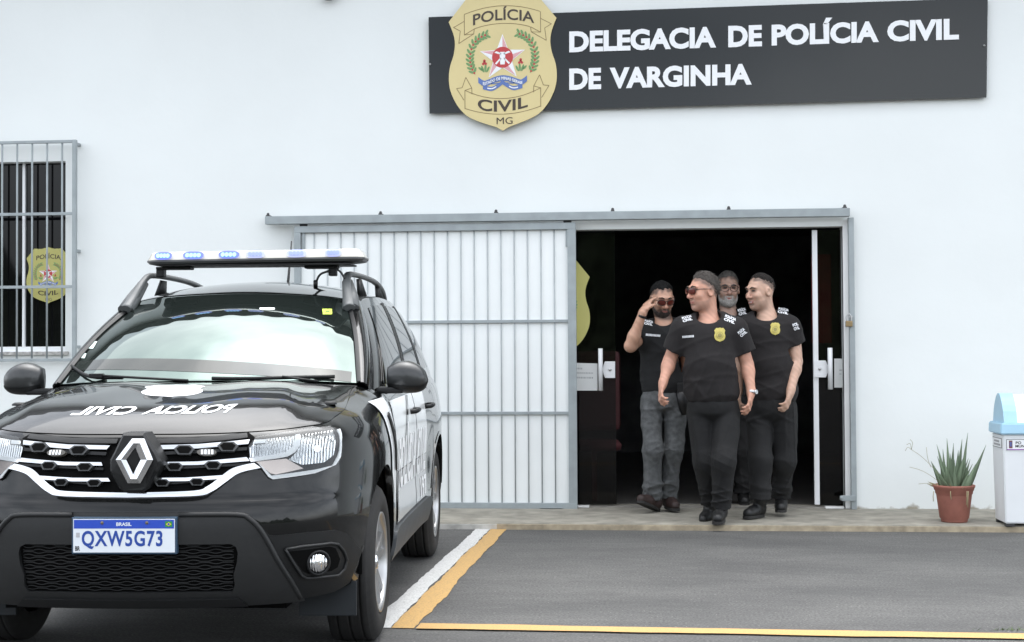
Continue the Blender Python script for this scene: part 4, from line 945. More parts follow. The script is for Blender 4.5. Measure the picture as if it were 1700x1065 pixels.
# --- lower bumper: plastic, mesh opening, fog lamps, plate
pl_h = ons([(224, 850), (330, 850), (396, 850), (414, 855), (428, 866), (438, 878), (446, 887)], s=0, w=.65)
pl_h2 = ons([(453, 888.5), (510, 883), (556, 879), (573, 884), (590, 903), (600, 916)], s=.65, w=.6)
endp = [(pl_h2[-1][0]+.015, .47), (1.03, .40), (1.0, .328), (.9, .305), (.7, .297), (.4, .294), (0, .294)]
ph = [(0, pl_h[0][1])]+pl_h[1:]+pl_h2+endp
bum = surf('bumper_plastic', P, [ph+mir(ph)[1:-1]], .035, plast2, CAR, .006, .02)
cp_t = ons([(224, 852), (396, 852), (414, 857), (428, 868), (438, 880), (446, 893), (462, 925), (482, 958), (502, 990)], s=0, w=.65)
cph = [(0, cp_t[0][1])]+cp_t[1:]+[(cp_t[-1][0], .299), (.4, .297), (0, .297)]
lg = ons([(224, 902), (383, 901), (392, 906), (395, 916), (393, 934), (388, 950), (390, 968), (386, 978), (224, 980)], s=0, w=.5); lg = [(0, lg[0][1])]+lg[1:-1]+[(0, lg[-1][1])]
cen_p = surf('bumper_centre', P, [cph+mir(cph)[1:-1], list(lg)+mir(lg)[1:-1]], .035, plast, bum, .024, .02)
surf('lower_mesh_back', P, [list(lg)+mir(lg)[1:-1]], .05, deep, bum, .009)
rg = MB()
rim_pts = ons(crv([(300, 853), (396, 853), (416, 860), (432, 875), (446, 897), (464, 930), (486, 965), (500, 990)], 4), s=.2, w=.65)
for sg in (1, -1): rg.tube([tuple(np.array(P(sg*a, b_))+np.array([0, -.026, 0])) for a, b_ in rim_pts], .010, 8)
for sg in (1, -1):
    rg.build('edge_bead', plast, bum) if False else None
rg2 = MB(); rg2.tube([tuple(np.array(P(a, b_))+np.array([0, -.024, 0])) for a, b_ in rim_pts], .011, 8); rg2.build('edge_bead', plast, bum)
rg2 = MB(); rg2.tube([tuple(np.array(P(-a, b_))+np.array([0, -.024, 0])) for a, b_ in rim_pts], .011, 8); rg2.build('edge_bead', plast, bum)
wtop_m, wbot_m = lg[0][1], lg[-1][1]
smax = max(a for a, b_ in lg)
for k in range(9):
    for ph_ in (1, -1):
        ms = MB(); pts = []; w0 = wbot_m+(wtop_m-wbot_m)*(k+.5)/9
        for i in range(121):
            s = -smax+.012+(2*smax-.024)*i/120; c = .5-.5*math.cos(2*math.pi*(s/.088+.5*(k % 2)))
            pp = np.array(P(s, w0+ph_*(.0025+.0055*max(0, c-.35)/.65))); pts.append((pp[0], pp[1]-.014, pp[2]))
        ms.tube(pts, .0022, 5); ms.build('mesh_strand', plast2, bum)
lipb = [(0, .330), (smax+.0, .330), (smax+.04, .300), (0, .299)]
surf('lower_lip', P, [lipb+mir(lipb)[1:-1]], .05, plast2, bum, .034, .02)
for mr in (False, True):
    fo = ons([(470, 911), (500, 906), (545, 901), (558, 903), (567, 914), (572, 928), (568, 944), (558, 954), (505, 959), (497, 955), (482, 932)], s=.75, w=.5)
    f0 = surf('fog_recess', P, [fo], .04, plast2, bum, .013, .012, mirror=mr)
    for ol in (fo,):
        nx_ = -1 if mr else 1; q = MB(); pp = [np.array(P(*z)) for z in dense(ol, .03)]; pp = [(nx_*z[0]-nx_*-.012, z[1]-.012, z[2]) for z in pp]; q.tube(pp+[pp[0]], .0065, 6); q.build('edge_bead', plast, bum)
    fi = ons([(478, 914), (543, 906), (553, 909), (560, 927), (556, 940), (546, 946), (508, 950), (500, 946), (488, 929)], s=.75, w=.5)
    surf('fog_cavity_shade', P, [fi], .04, deep, f0, .015, mirror=mr)  # flat patch, the depth of the recess is shade put into its colour
    s_, w_ = on(525, 933, .75, .45); c = Vector(P(s_, w_)); nrm = Vector((.55, -.83, 0)); nx = -1 if mr else 1
    fm = MB(); N = 20
    def ring(r, d): 
        t1 = Vector((.83, .55, 0)); return [(nx*(c+nrm*d+t1*r*math.cos(2*math.pi*i/N)+Vector((0, 0, 1))*r*math.sin(2*math.pi*i/N)).x, (c+nrm*d+t1*r*math.cos(2*math.pi*i/N)+Vector((0, 0, 1))*r*math.sin(2*math.pi*i/N)).y, (c+nrm*d+t1*r*math.cos(2*math.pi*i/N)+Vector((0, 0, 1))*r*math.sin(2*math.pi*i/N)).z) for i in range(N)]
    prof = [(.052, .012), (.052, .026), (.044, .030), (.042, .022)]
    vs = [v for r, d in prof for v in ring(r, d)]
    fm.add(vs, [(i*N+j, i*N+(j+1) % N, (i+1)*N+(j+1) % N, (i+1)*N+j) for i in range(3) for j in range(N)], 0, True)
    fl_ = fm.build('fog_lamp', plast2, bum)
    fm = MB(); prof = [(.041, .021), (.034, .032), (.022, .038), (.010, .040), (.001, .0405)]
    vs = [v for r, d in prof for v in ring(r, d)]; fm.add(vs, [(i*N+j, i*N+(j+1) % N, (i+1)*N+(j+1) % N, (i+1)*N+j) for i in range(4) for j in range(N)], 0, True)
    fm.build('fog_lens', fluted('fog_reflector', 30), fl_)
for mr in (1, -1):                          # air deflectors in front of the wheels
    q = MB(); q.box(min(mr*.60, mr*.842), max(mr*.60, mr*.842), -.455, -.44, .184, .33, 0, .004); q.build('air_deflector', mat('deflector_plastic', (.016, .019, .022), .6, spec=.3), CAR)
# plate
pz, pv = .575, P(0, .575)[1]-.032
q = MB(); q.box(-.207, .207, pv, pv+.03, pz-.072, pz+.072, 0, .004); plate = q.build('number_plate', mat('plate_frame', (.03, .06, .10), .4), CAR)
pw = mat('plate_white', (.66, .70, .74), .35); pb = mat('plate_blue', (.015, .06, .42), .4); pbl = mat('plate_lettering_blue', (.01, .05, .28), .45)
q = MB(); 
q.box(-.2, .2, pv-.002, pv, pz-.065, pz+.065, 0, .0005)
q.box(-.197, .197, pv-.0026, pv-.0021, pz+.028, pz+.062, 1)
pm = lambda y: (lambda a, b_: (a, pv-y, b_))
text_on('BRASIL', pm(.0032), -.03, .03, pz+.038, pz+.052, .03, mb=q, mi=0)
text_on('QXW5G73', pm(.003), -.166, .152, pz-.052, pz+.020, .026, mb=q, mi=2, ch=1.12)
text_on('BR', pm(.003), -.192, -.173, pz-.058, pz-.040, .03, mb=q, mi=3)
q.box(.162, .190, pv-.0032, pv-.0027, pz+.034, pz+.056, 4)
q.add([(.165, pv-.0036, pz+.045), (.176, pv-.0036, pz+.053), (.187, pv-.0036, pz+.045), (.176, pv-.0036, pz+.037)], [(0, 1, 2, 3)], 5)
q.add([(.176+.0045*math.cos(2*math.pi*i/12), pv-.004, pz+.045+.0045*math.sin(2*math.pi*i/12)) for i in range(12)], [tuple(range(12))], 1)
q.box(-.188, -.174, pv-.003, pv-.0027, pz-.006, pz+.012, 6)
for x in (-.086, .09): q.lathe([(0, -.004), (.006, -.003), (.007, 0)], (x, pv-.002, pz+.050), 'y', 10, 7)
q.build('plate_face', [pw, pb, pbl, M['black_dec'], mat('flag_green', (.02, .22, .05), .5), mat('flag_yellow', (.6, .5, .03), .5), mat('grey_mark', (.4, .4, .42), .5), mat('plate_bolt', (.12, .10, .08), .5)], plate, False)

# --- wheels
def wheel(u, v, sgn):
    wh = empty('wheel', (u, v, .345)); wh.parent = CAR
    q = MB(); W = .108
    pr = [(.222, -W*.86), (.236, -W*.97), (.27, -W*1.02), (.305, -W*.98), (.330, -W*.86), (.339, -W*.74)]
    for k in range(4):
        c = -.078+.052*k; pr += [(.344, c-.016), (.345, c+.013), (.345, c+.0205), (.337, c+.021), (.337, c+.028), (.345, c+.0285)] if k < 3 else [(.344, c-.016), (.343, c)]
    pr += [(.339, W*.74), (.330, W*.86), (.305, W*.98), (.27, W*1.02), (.236, W*.97), (.222, W*.86)]
    q.lathe(pr, axis='x', n=72); q.build('tyre', rubber, wh)
    q = MB(); o = sgn*W*.86
    q.lathe([(.2225, o), (.2225, o+sgn*.010), (.214, o+sgn*.010), (.208, o-sgn*.008), (.205, o-sgn*.06), (.19, -o*.6), (.2, -o)], axis='x', n=64)
    q.lathe([(.0, o-sgn*.012), (.052, o-sgn*.014), (.058, o-sgn*.03), (.05, o-sgn*.06)], axis='x', n=24)
    for k in range(5):
        for dlt in (-.17, .17):
            a = 2*math.pi*k/5+.3; 
            a0, a1 = a+dlt*.35, a+dlt*1.25
            p0 = np.array([.045*math.cos(a0), .045*math.sin(a0)]); p1 = np.array([.212*math.cos(a1), .212*math.sin(a1)]); d = (p1-p0)/np.linalg.norm(p1-p0); nn = np.array([-d[1], d[0]])
            cr = []
            for (p, wd, f0, f1) in ((p0, .017, -.016, -.05), (p1, .013, -.004, -.035)):
                cr += [(o+sgn*f0, *(p-nn*wd)), (o+sgn*f0, *(p+nn*wd)), (o+sgn*f1, *(p+nn*wd*1.3)), (o+sgn*f1, *(p-nn*wd*1.3))]
            q.add(cr, [(0, 1, 5, 4), (1, 2, 6, 5), (2, 3, 7, 6), (3, 0, 4, 7), (0, 3, 2, 1), (4, 5, 6, 7)])
    rim = q.build('rim', alloy, wh)
    q = MB(); q.lathe([(0, o-sgn*.004), (.03, o-sgn*.005), (.033, o-sgn*.013)], axis='x', n=20); q.build('hub_cap', M['chrome'], wh)
    q = MB()
    q.lathe([(.0, o-sgn*.075), (.15, o-sgn*.075), (.15, o-sgn*.09), (0, o-sgn*.09)], axis='x', n=32); q.build('brake_disc', mat('brake_disc', (.05, .045, .04), .5, .6), wh)
for u, v, sg in ((.785, 0, 1), (.785, 2.673, 1), (-.785, 0, -1), (-.785, 2.673, -1)): wheel(u, v, sg)
for vc in (.01, 2.675):
    for sg in (1, -1):
        q = MB(); n = 24
        for i in range(n):
            a0, a1 = math.pi*1.02*(i/n)-.03, math.pi*1.02*((i+1)/n)-.03; r = .425
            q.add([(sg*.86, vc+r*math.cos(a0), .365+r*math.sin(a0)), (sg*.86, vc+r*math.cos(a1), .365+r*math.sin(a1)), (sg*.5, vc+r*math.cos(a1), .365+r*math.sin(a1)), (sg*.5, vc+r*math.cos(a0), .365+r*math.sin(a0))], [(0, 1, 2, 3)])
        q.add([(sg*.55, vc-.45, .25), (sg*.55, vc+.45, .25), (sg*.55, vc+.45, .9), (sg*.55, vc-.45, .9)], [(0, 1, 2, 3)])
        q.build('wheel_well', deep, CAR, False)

# --- sides: glass, doors, sill, livery, handles
def sp(pts): return [(s_v(v), w_) for v, w_ in pts]
for mr in (False, True):
    g_ = gh2 if mr else gh
    for nm, p0, p1, t0, t1 in (('side_window', .045, .318, .10, .90), ('side_window', .372, .61, .09, .90), ('quarter_window', .66, .84, .12, .88)):
        lp = [(p0, t0), (p1, t0), (p1-.01, t1), (p0+.02 if nm == 'side_window' else p0, t1)]; surf(nm, G, [lp], .03, sideglass, g_, .004, .004, mirror=mr)
    for p0, p1 in ((.326, .366), (.617, .652)): surf('pillar_trim', G, [[(p0, .06), (p1, .06), (p1-.006, .93), (p0-.004, .93)]], .04, plast2, g_, .006, .006, mirror=mr)
    dm = mir if False else None
    d1 = surf('door', P, [sp([(.60, .44), (1.50, .44), (1.50, 1.07), (.50, 1.06), (.50, .80)])], .035, black_paint, CAR, .003, .003, mirror=mr)
    d2 = surf('door', P, [sp([(1.512, .44), (2.12, .44), (2.24, .62), (2.34, .80), (2.36, 1.10), (1.512, 1.075)])], .035, black_paint, CAR, .003, .003, mirror=mr)
    for par, pts in ((d1, [(.505, .72), (.60, .70), (1.495, .70), (1.495, 1.062), (.56, 1.045), (.51, .98)]), (d2, [(1.517, .70), (2.02, .70), (2.02, 1.06), (1.517, 1.065)])): surf('white_panel', P, [sp(pts)], .035, white_wrap, par, .0055, mirror=mr)
    for par, pts in ((d1, [(.605, .45), (1.495, .45), (1.495, .695), (.605, .695)]), (d2, [(1.517, .45), (2.02, .45), (2.02, .695), (1.517, .695)])): surf('grey_panel', P, [sp(pts)], .035, grey_wrap, par, .0055, mirror=mr)
    # black swoosh band, lettering
    surf('dark_band', P, [sp([(.86, .78), (.99, .90), (1.12, 1.0), (1.22, 1.055), (1.30, 1.055), (1.16, .97), (1.05, .87), (.98, .76)])], .03, black_paint, d1, .0075, mirror=mr)
    sgx = -1 if mr else 1
    def sidetxt(a, b_):
        p = P(s_v(a), b_); return (sgx*(p[0]+.008), p[1], p[2])
    fl_ = (lambda a: a) if not mr else (lambda a: 2.6-a)
    q = MB(); text_on('POLÍCIA', lambda a, b_: sidetxt(fl_(a), b_), .63, 1.48, .60, .86, .03, mb=q, cut=16, base='POLICIA'); q.build('lettering', M['white_dec'], d1, False)
    q = MB(); text_on('CIVIL', lambda a, b_: sidetxt(fl_(a), b_), 1.55, 1.98, .60, .86, .03, mb=q, cut=10); q.build('lettering', M['white_dec'], d2, False)
    q = MB(); text_on('197', lambda a, b_: sidetxt(fl_(a), b_), 1.72, 2.02, .46, .575, .03, mb=q, cut=8); q.build('lettering', M['white_dec'], d2, False)
    for par, v in ((d1, 1.36), (d2, 2.14)):
        q = MB(); x, y, z = P(s_v(v), .965); q.tube([(sgx*(x-.002), v-.085, z), (sgx*(x+.034), v-.06, z+.004), (sgx*(x+.036), v+.05, z+.008), (sgx*(x-.002), v+.085, z+.008)], [.013, .014, .014, .012], 8); q.build('handle', plast2, par)
    surf('sill', P, [sp([(.445, .285), (2.24, .285), (2.24, .42), (2.1, .435), (.6, .435), (.46, .42)])], .04, sill_m, CAR, .016, .02, mirror=mr)
    fw = [(.16, 1.055), (.20, .97), (.21, .86), (.235, .775)]+[(.01+.43*math.cos(a), .365+.43*math.sin(a)) for a in (1.0, .8, .6, .4, .25)]+[(.47, .62), (.485, .9), (.47, 1.07)]
    surf('fender_livery', P, [sp(fw)], .03, white_wrap, CAR, .0045, mirror=mr)
    surf('fender_garnish', P, [sp([(.30, .985), (.35, 1.0), (.475, .80), (.475, .72), (.44, .72)])], .03, plast2, CAR, .012, .012, mirror=mr)
    # arch lips
    for vc, r in ((.01, .415), (2.675, .405)):
        lp = [(s_v(vc+r*math.cos(a)), .365+r*math.sin(a)) for a in np.linspace(2.9, .15, 24)]+[(s_v(vc+(r+.022)*math.cos(a)), .365+(r+.022)*math.sin(a)) for a in np.linspace(.15, 2.9, 24)]
        if vc > 1: surf('arch_lip', P, [lp], .05, black_paint, CAR, .004, .03, mirror=mr)
    # mirror
    q = MB(); pts = []; NU, NV = 28, 16
    yc = .56
    prof_u = lerp1([(0, .62), (.08, .74), (.25, .93), (.5, 1.0), (.75, .86), (.9, .62), (.97, .36), (1, .06)], 12)
    cz_ = lerp1([(0, 1.165), (.5, 1.165), (1, 1.150)], 8)
    for i in range(NV+1):
        t = i/NV; u_ = .852+.196*t; h = .079*prof_u(t); d = .088*prof_u(t)**.8
        for j in range(NU):
            a = 2*math.pi*j/NU; ca, sa = math.cos(a), math.sin(a)
            pts.append((sgx*u_, yc-d*abs(ca)**.75*(1 if ca > 0 else -.35), cz_(t)+h*abs(sa)**.85*(1 if sa > 0 else -1)))
    q.add(pts, [(i*NU+j, i*NU+(j+1) % NU, (i+1)*NU+(j+1) % NU, (i+1)*NU+j) for i in range(NV) for j in range(NU)]+[tuple(range(NU)), tuple(NV*NU+j for j in range(NU))], 0, True)
    mo = q.build('mirror', mat('mirror_satin_grey', (.016, .0175, .018), .33, 0, coat=.2), CAR)
    q = MB(); q.box(min(sgx*.80, sgx*.93), max(sgx*.80, sgx*.93), yc-.06, yc+.03, 1.085, 1.118, 0, .012); q.build('mirror_arm', plast2, mo)
    lo_ = MB(); pts = [];
    for i in range(NV+1):
        t = i/NV; u_ = .853+.196*t; h = .080*prof_u(t); d = .090*prof_u(t)**.8
        for j in range(13):
            a = -math.pi*.84+math.pi*.68*j/12; ca, sa = math.cos(a+math.pi/2*0), math.sin(a)
            pts.append((sgx*u_, yc-d*abs(ca)**.75*(1 if ca > 0 else -.35)-.002, cz_(t)+min(-.026*prof_u(t), h*-abs(sa)**.85)))
    lo_.add(pts, [(i*13+j, i*13+j+1, (i+1)*13+j+1, (i+1)*13+j) for i in range(NV) for j in range(12)], 0, True); lo_.build('mirror_base', plast2, mo, False)
    # roof rail
    q = MB(); rail = spl([(.592, 1.03, 1.520), (.577, 1.10, 1.575), (.560, 1.16, 1.635), (.548, 1.24, 1.690), (.545, 1.36, 1.714), (.555, 1.8, 1.722), (.56, 2.3, 1.712), (.555, 2.65, 1.67), (.545, 2.85, 1.60)], 5)
    q.tube([(sgx*a, b_, c_) for a, b_, c_ in rail], [.025+.012*max(0, 1-i/14) for i in range(len(rail))], 10, flat=(.62, .85))
    rl = q.build('roof_rail', mat('rail_grey', (.10, .105, .105), .45, 0, 8, .1), CAR)
    for v in (1.62, 2.4):
        q = MB(); q.tube([(sgx*.575, v, 1.60), (sgx*.556, v, 1.70)], [.055, .03], 8, flat=(.5, 1.6)); q.build('rail_foot', plast2, rl)
    q = MB(); q.tube([(sgx*.597, 1.05, 1.515), (sgx*.580, 1.14, 1.585), (sgx*.552, 1.22, 1.665)], [.046, .042, .030], 12, flat=(.75, 1.0)); q.build('rail_foot', rl.data.materials[0], rl)

# --- roof light bar
LV = 1.27
b0, b1 = cv(239, 436, LV-.14), cv(603, 436, LV-.14); zT0, zT1 = cv(240, 418, LV-.12).z, cv(600, 412.5, LV-.12).z
zl = cv(420, 428.5, LV-.14).z; zb = cv(420, 436.5, LV-.14).z; zt = (zT0+zT1)/2
LB = MB(); uL, uR = b0.x, b1.x
def plan_bar(k, e): # rounded plan of the bar
    pts = []
    for sx, sy, a0 in ((1, -1, -math.pi/2), (1, 1, 0), (-1, 1, math.pi/2), (-1, -1, math.pi)):
        for i in range(6):
            a = a0+math.pi/2*i/5; pts.append(((uR-.07 if sx > 0 else uL+.07)+(.07-e)*math.cos(a), LV+sy*.07+(.07-e)*math.sin(a)))
    return pts
def barloft(mb, levels, mi=0):
    n = 24; vs = []
    for z, e in levels: vs += [(x, y, z+(x-.03)*.010) for x, y in plan_bar(0, e)]
    mb.add(vs, [(i*n+j, i*n+(j+1) % n, (i+1)*n+(j+1) % n, (i+1)*n+j) for i in range(len(levels)-1) for j in range(n)]+[tuple(range(n)), tuple((len(levels)-1)*n+j for j in range(n))], mi, False)
barloft(LB, [(zb+.0, .05), (zb+.006, .012), (zb+.014, .004), (zl-.010, 0), (zl-.0005, .0)])
lb = LB.build('light_bar', [mat('bar_base_grey', (.10, .10, .10), .4, .3)], CAR)
lm = bpy.data.materials.new('bar_lens'); lm.use_nodes = True; t = lm.node_tree; bs = t.nodes['Principled BSDF']; bs.inputs['Base Color'].default_value = (.50, .49, .44, 1); bs.inputs['Roughness'].default_value = .12; bs.inputs['IOR'].default_value = 1.4
bs.inputs['Transmission Weight'].default_value = 0
q = MB(); barloft(q, [(zl, .003), (zl+.006, .006), (zt-.010, .022), (zt, .034)]); q.build('bar_lens', lm, lb)
q = MB(); q.box(uL+.07, uR-.07, LV-.11, LV+.11, zb-.009, zb-.0005, 0, .003); q.build('bar_tray', M['black'], lb)
be = mat('blue_led_bright', (.3, .5, 1), .4, emit=(.3, .75, 1.0), estr=.24); bd = mat('blue_led_glow', (.12, .14, .4), .4, emit=(.16, .22, 1.0), estr=.14); bo_ = mat('blue_led_dim', (.50, .53, .85), .3, emit=(.2, .25, .95), estr=.03)
vF = LV-.1545
for px, wdt, m1, m2 in ((271, 30, be, bd), (321, 36, be, bd), (380, 36, be, bd), (424, 32, None, bo_), (492, 34, None, bo_), (553, 28, None, bo_)):
    c = cv(px, 421.5, vF+.012); hw = wdt/2/355*.93
    zc = (zl+zt)/2+.0+(c.x-.03)*.010
    q = MB(); n = 20; q.add([(c.x+hw*1.18*math.copysign(abs(math.cos(2*math.pi*i/n))**.7, math.cos(2*math.pi*i/n)), vF+.0085-.004+.016*(math.sin(2*math.pi*i/n)*.5+.5), zc+.021*math.copysign(abs(math.sin(2*math.pi*i/n))**.7, math.sin(2*math.pi*i/n))) for i in range(n)], [tuple(range(n))]); mo = q.build('led_module', m2, lb, False)
    for k in range(4):
        x = c.x-hw*.66+hw*1.32*k/3; q = MB(); r = .0105; q.add([(x+r*math.cos(2*math.pi*i/10), vF+.009+.003*math.sin(2*math.pi*i/10)-.006, zc+r*1.1*math.sin(2*math.pi*i/10)) for i in range(10)], [tuple(range(10))]); q.build('led', m1 or mat('blue_led_off', (.32, .38, .80), .3, emit=(.15, .2, .9), estr=.03), mo, False)
for sgx, pts in ((-1, [(268, 442), (268, 456)]), (1, [(553, 444), (560, 455)])):
    q = MB(); a = cv(*pts[0], LV); c = cv(*pts[1], LV); q.box(a.x-.02-(.0 if sgx < 0 else .13), a.x+(.17 if sgx < 0 else .03), LV-.04, LV+.04, zb-.024, zb-.0095, 0, .005); q.box(a.x-.022, a.x+.02, LV-.03, LV+.03, 1.70, zb-.02, 0, .006); q.build('bar_bracket', plast2, lb)
cb = MB(); cb.tube(spl([cv(548, 449, LV-.05), cv(532, 455, LV-.06), cv(525, 468, LV-.05), cv(524, 477, LV-.02), cv(534, 482, LV+.05), cv(548, 486, LV+.05)], 5), .006, 6); cb.tube([cv(524, 466, LV-.055), cv(524, 478, LV-.03)], .012, 8); cb.build('bar_cable', M['black'], lb)
cb = MB(); cb.tube(spl([cv(556, 444, LV-.06), cv(566, 452, LV-.08), cv(573, 464, LV-.07), cv(576, 472, LV)], 5), .006, 6); cb.build('bar_cable', M['black'], lb)
an = MB(); an.tube([cv(482, 478, 2.6), cv(478, 471, 2.6), cv(484, 400, 2.75)], [.012, .010, .004], 6); an.build('antenna', plast2, CAR)
# ------------------------------------------------------------------ people: signed distance fields -> one continuous skin, clothes as their own closed meshes
class SDF:
    def __init__(s, lo, hi, h):
        s.lo = np.array(lo, np.float32); s.h = h; s.n = np.ceil((np.array(hi)-s.lo)/h).astype(int)+1
        s.f = np.full(s.n, .5, np.float32)
        s.ax = [s.lo[i]+h*np.arange(s.n[i], dtype=np.float32) for i in range(3)]
    def win(s, a, b, pad):
        i0 = np.maximum(0, np.floor((np.minimum(a, b)-pad-s.lo)/s.h).astype(int)); i1 = np.minimum(s.n, np.ceil((np.maximum(a, b)+pad-s.lo)/s.h).astype(int)+1)
        sl = tuple(slice(int(p), int(max(p, q))) for p, q in zip(i0, i1))
        return sl, np.meshgrid(*[s.ax[i][sl[i]] for i in range(3)], indexing='ij')
    def _union(s, sl, d, k):
        f = s.f[sl]
        if k > 0:
            h = np.clip(.5+.5*(f-d)/k, 0, 1); s.f[sl] = f*(1-h)+d*h-k*h*(1-h)
        else: s.f[sl] = np.minimum(f, d)
        return s
    def cone(s, a, b, r0, r1, k=.02, sub=False):
        a = np.array(a, np.float32); b = np.array(b, np.float32); sl, (X, Y, Z) = s.win(a, b, max(r0, r1)+.07)
        d = b-a; L2 = float(d@d)+1e-9; t = np.clip(((X-a[0])*d[0]+(Y-a[1])*d[1]+(Z-a[2])*d[2])/L2, 0, 1)
        D = np.sqrt((X-a[0]-t*d[0])**2+(Y-a[1]-t*d[1])**2+(Z-a[2]-t*d[2])**2)-(r0+(r1-r0)*t)
        return s._sub(sl, D, k) if sub else s._union(sl, D, k)
    def chain(s, pts, rs, k=.02):
        for i in range(len(pts)-1): s.cone(pts[i], pts[i+1], rs[i], rs[i+1], k if i == 0 else .01)
        return s
    def ell(s, c, r, M_=None, k=.02, sub=False):
        c = np.array(c, np.float32); r = np.array(r, float); R_ = np.array(M_ if M_ is not None else np.eye(3)); m = float(r.max())
        sl, (X, Y, Z) = s.win(c-m, c+m, .07); q = [X-c[0], Y-c[1], Z-c[2]]
        l = [sum(R_[j, i]*q[j] for j in range(3)) for i in range(3)]        # columns of R_ are the local axes
        k0 = np.sqrt(sum((l[i]/r[i])**2 for i in range(3))); k1 = np.sqrt(sum((l[i]/r[i]**2)**2 for i in range(3)))+1e-9
        D = k0*(k0-1)/k1
        return s._sub(sl, D, k) if sub else s._union(sl, D, k)
    def _sub(s, sl, D, k):
        f = s.f[sl]; h = np.clip(.5-.5*(f+D)/max(k, 1e-4), 0, 1); s.f[sl] = f*(1-h)-D*h+k*h*(1-h); return s
    def cut(s, p, n, near=None, rad=0):
        """remove the side the normal points to (optionally only within rad of near)"""
        X, Y, Z = np.meshgrid(*s.ax, indexing='ij', sparse=True); n = np.array(n, float); n /= np.linalg.norm(n)
        D = (X-p[0])*n[0]+(Y-p[1])*n[1]+(Z-p[2])*n[2]
        if near is not None:
            m = (X-near[0])**2+(Y-near[1])**2+(Z-near[2])**2 < rad*rad; s.f = np.where(m, np.maximum(s.f, D.astype(np.float32)), s.f)
        else: s.f = np.maximum(s.f, D.astype(np.float32))
        return s
    def wrinkle(s, fn):
        X, Y, Z = np.meshgrid(*s.ax, indexing='ij', sparse=True); s.f = s.f+fn(X, Y, Z).astype(np.float32); return s
    def mesh(s, name, m, parent=None, smooth=1):
        f = s.f; ins = f < 0; n = f.shape
        c = np.zeros(tuple(k-1 for k in n), np.uint8)
        for dx in (0, 1):
            for dy in (0, 1):
                for dz in (0, 1): c += ins[dx:n[0]-1+dx, dy:n[1]-1+dy, dz:n[2]-1+dz]
        act = np.argwhere((c > 0) & (c < 8)); idx = np.full(c.shape, -1, np.int64); idx[tuple(act.T)] = np.arange(len(act))
        acc = np.zeros((len(act), 3)); cnt = np.zeros(len(act)); co = [(i, j, k) for i in (0, 1) for j in (0, 1) for k in (0, 1)]
        val = {o: f[act[:, 0]+o[0], act[:, 1]+o[1], act[:, 2]+o[2]].astype(float) for o in co}
        for a in co:
            for ax in range(3):
                if a[ax] == 0:
                    b = list(a); b[ax] = 1; b = tuple(b); va, vb = val[a], val[b]; k = (va < 0) != (vb < 0); t = np.where(k, va/(va-vb+1e-12), 0)
                    p = np.array(a, float)[None, :]+np.zeros((len(act), 3)); p[:, ax] += t; acc[k] += p[k]; cnt[k] += 1
        V = (act+acc/np.maximum(cnt, 1)[:, None])*s.h+s.lo
        F = []
        for ax in range(3):
            o1, o2 = [(1, 2), (2, 0), (0, 1)][ax]
            A = ins.take(range(0, n[ax]-1), ax); B = ins.take(range(1, n[ax]), ax); e = np.argwhere(A != B)
            e = e[(e[:, o1] > 0) & (e[:, o2] > 0) & (e[:, o1] < n[o1]-1) & (e[:, o2] < n[o2]-1)]
            q = []
            for d1, d2 in ((-1, -1), (0, -1), (0, 0), (-1, 0)):
                z = e.copy(); z[:, o1] += d1; z[:, o2] += d2; q.append(idx[tuple(z.T)])
            q = np.stack(q, 1); fl = ~A[tuple(e.T)]; q[fl] = q[fl][:, ::-1]; F.append(q)
        F = np.concatenate(F); F = F[(F >= 0).all(1)]
        me = bpy.data.meshes.new(name); me.from_pydata(V.tolist(), [], F.tolist()); me.update()
        bm = bmesh.new(); bm.from_mesh(me)
        for _ in range(smooth): bmesh.ops.smooth_vert(bm, verts=bm.verts, factor=.5, use_axis_x=True, use_axis_y=True, use_axis_z=True)
        bm.to_mesh(me); bm.free()
        return link(name, me, m, parent, True)

def folds(seed, K, amp, sharp=5):
    """irregular creases: narrow ridges along a few warped directions"""
    rr = np.random.RandomState(seed); W_ = [(rr.normal(size=3)*np.array(k), rr.uniform(0, 6.28), rr.normal(size=3)*5, rr.uniform(0, 6.28), rr.normal(size=3)*6, rr.uniform(0, 6.28)) for k in K]
    def f(X, Y, Z):
        o = 0
        for k, p, w1, p1, w2, p2 in W_:
            wp_ = 1.3*np.sin(w1[0]*X+w1[1]*Y+w1[2]*Z+p1); en = np.clip(.5+.9*np.sin(w2[0]*X+w2[1]*Y+w2[2]*Z+p2), 0, 1)
            o = o-amp*en*(1-np.abs(np.sin(k[0]*X+k[1]*Y+k[2]*Z+p+wp_)))**sharp
        return o
    return f
def noise3(seed, scale, amp):
    rr = np.random.RandomState(seed); K = [(rr.normal(size=3)*np.array(scale), rr.uniform(0, 6.28)) for _ in range(7)]
    return lambda X, Y, Z: amp*sum(np.sin(k[0]*X+k[1]*Y+k[2]*Z+p) for k, p in K)/3.
def skin_mat(name, col):
    m = mat(name, col, .48, 0, 0, 0, .10, 260); m['skin'] = col; b_ = m.node_tree.nodes['Principled BSDF']
    at_ = m.node_tree.nodes.new('ShaderNodeAttribute'); at_.attribute_name = 'pigment_and_shade'; m.node_tree.links.new(at_.outputs['Color'], b_.inputs['Base Color']); b_.inputs['Subsurface Weight'].default_value = .12; b_.inputs['Subsurface Radius'].default_value = (.012, .005, .003); b_.inputs['Subsurface Scale'].default_value = .6
    return m
def cloth(name, col, a=.15): return mat(name, col, .85, 0, 26, a, .35, 240)
lens_red = mat('red_brown_sunglass_lens', (.10, .018, .012), .06, 0, ior=1.5); frame_m = mat('dark_eyewear_frame', (.02, .018, .017), .35)
gold = mat('shirt_badge_gold', (.50, .42, .10), .5, 0, 60, .12); goldd = mat('shirt_badge_detail', (.26, .22, .06), .5)
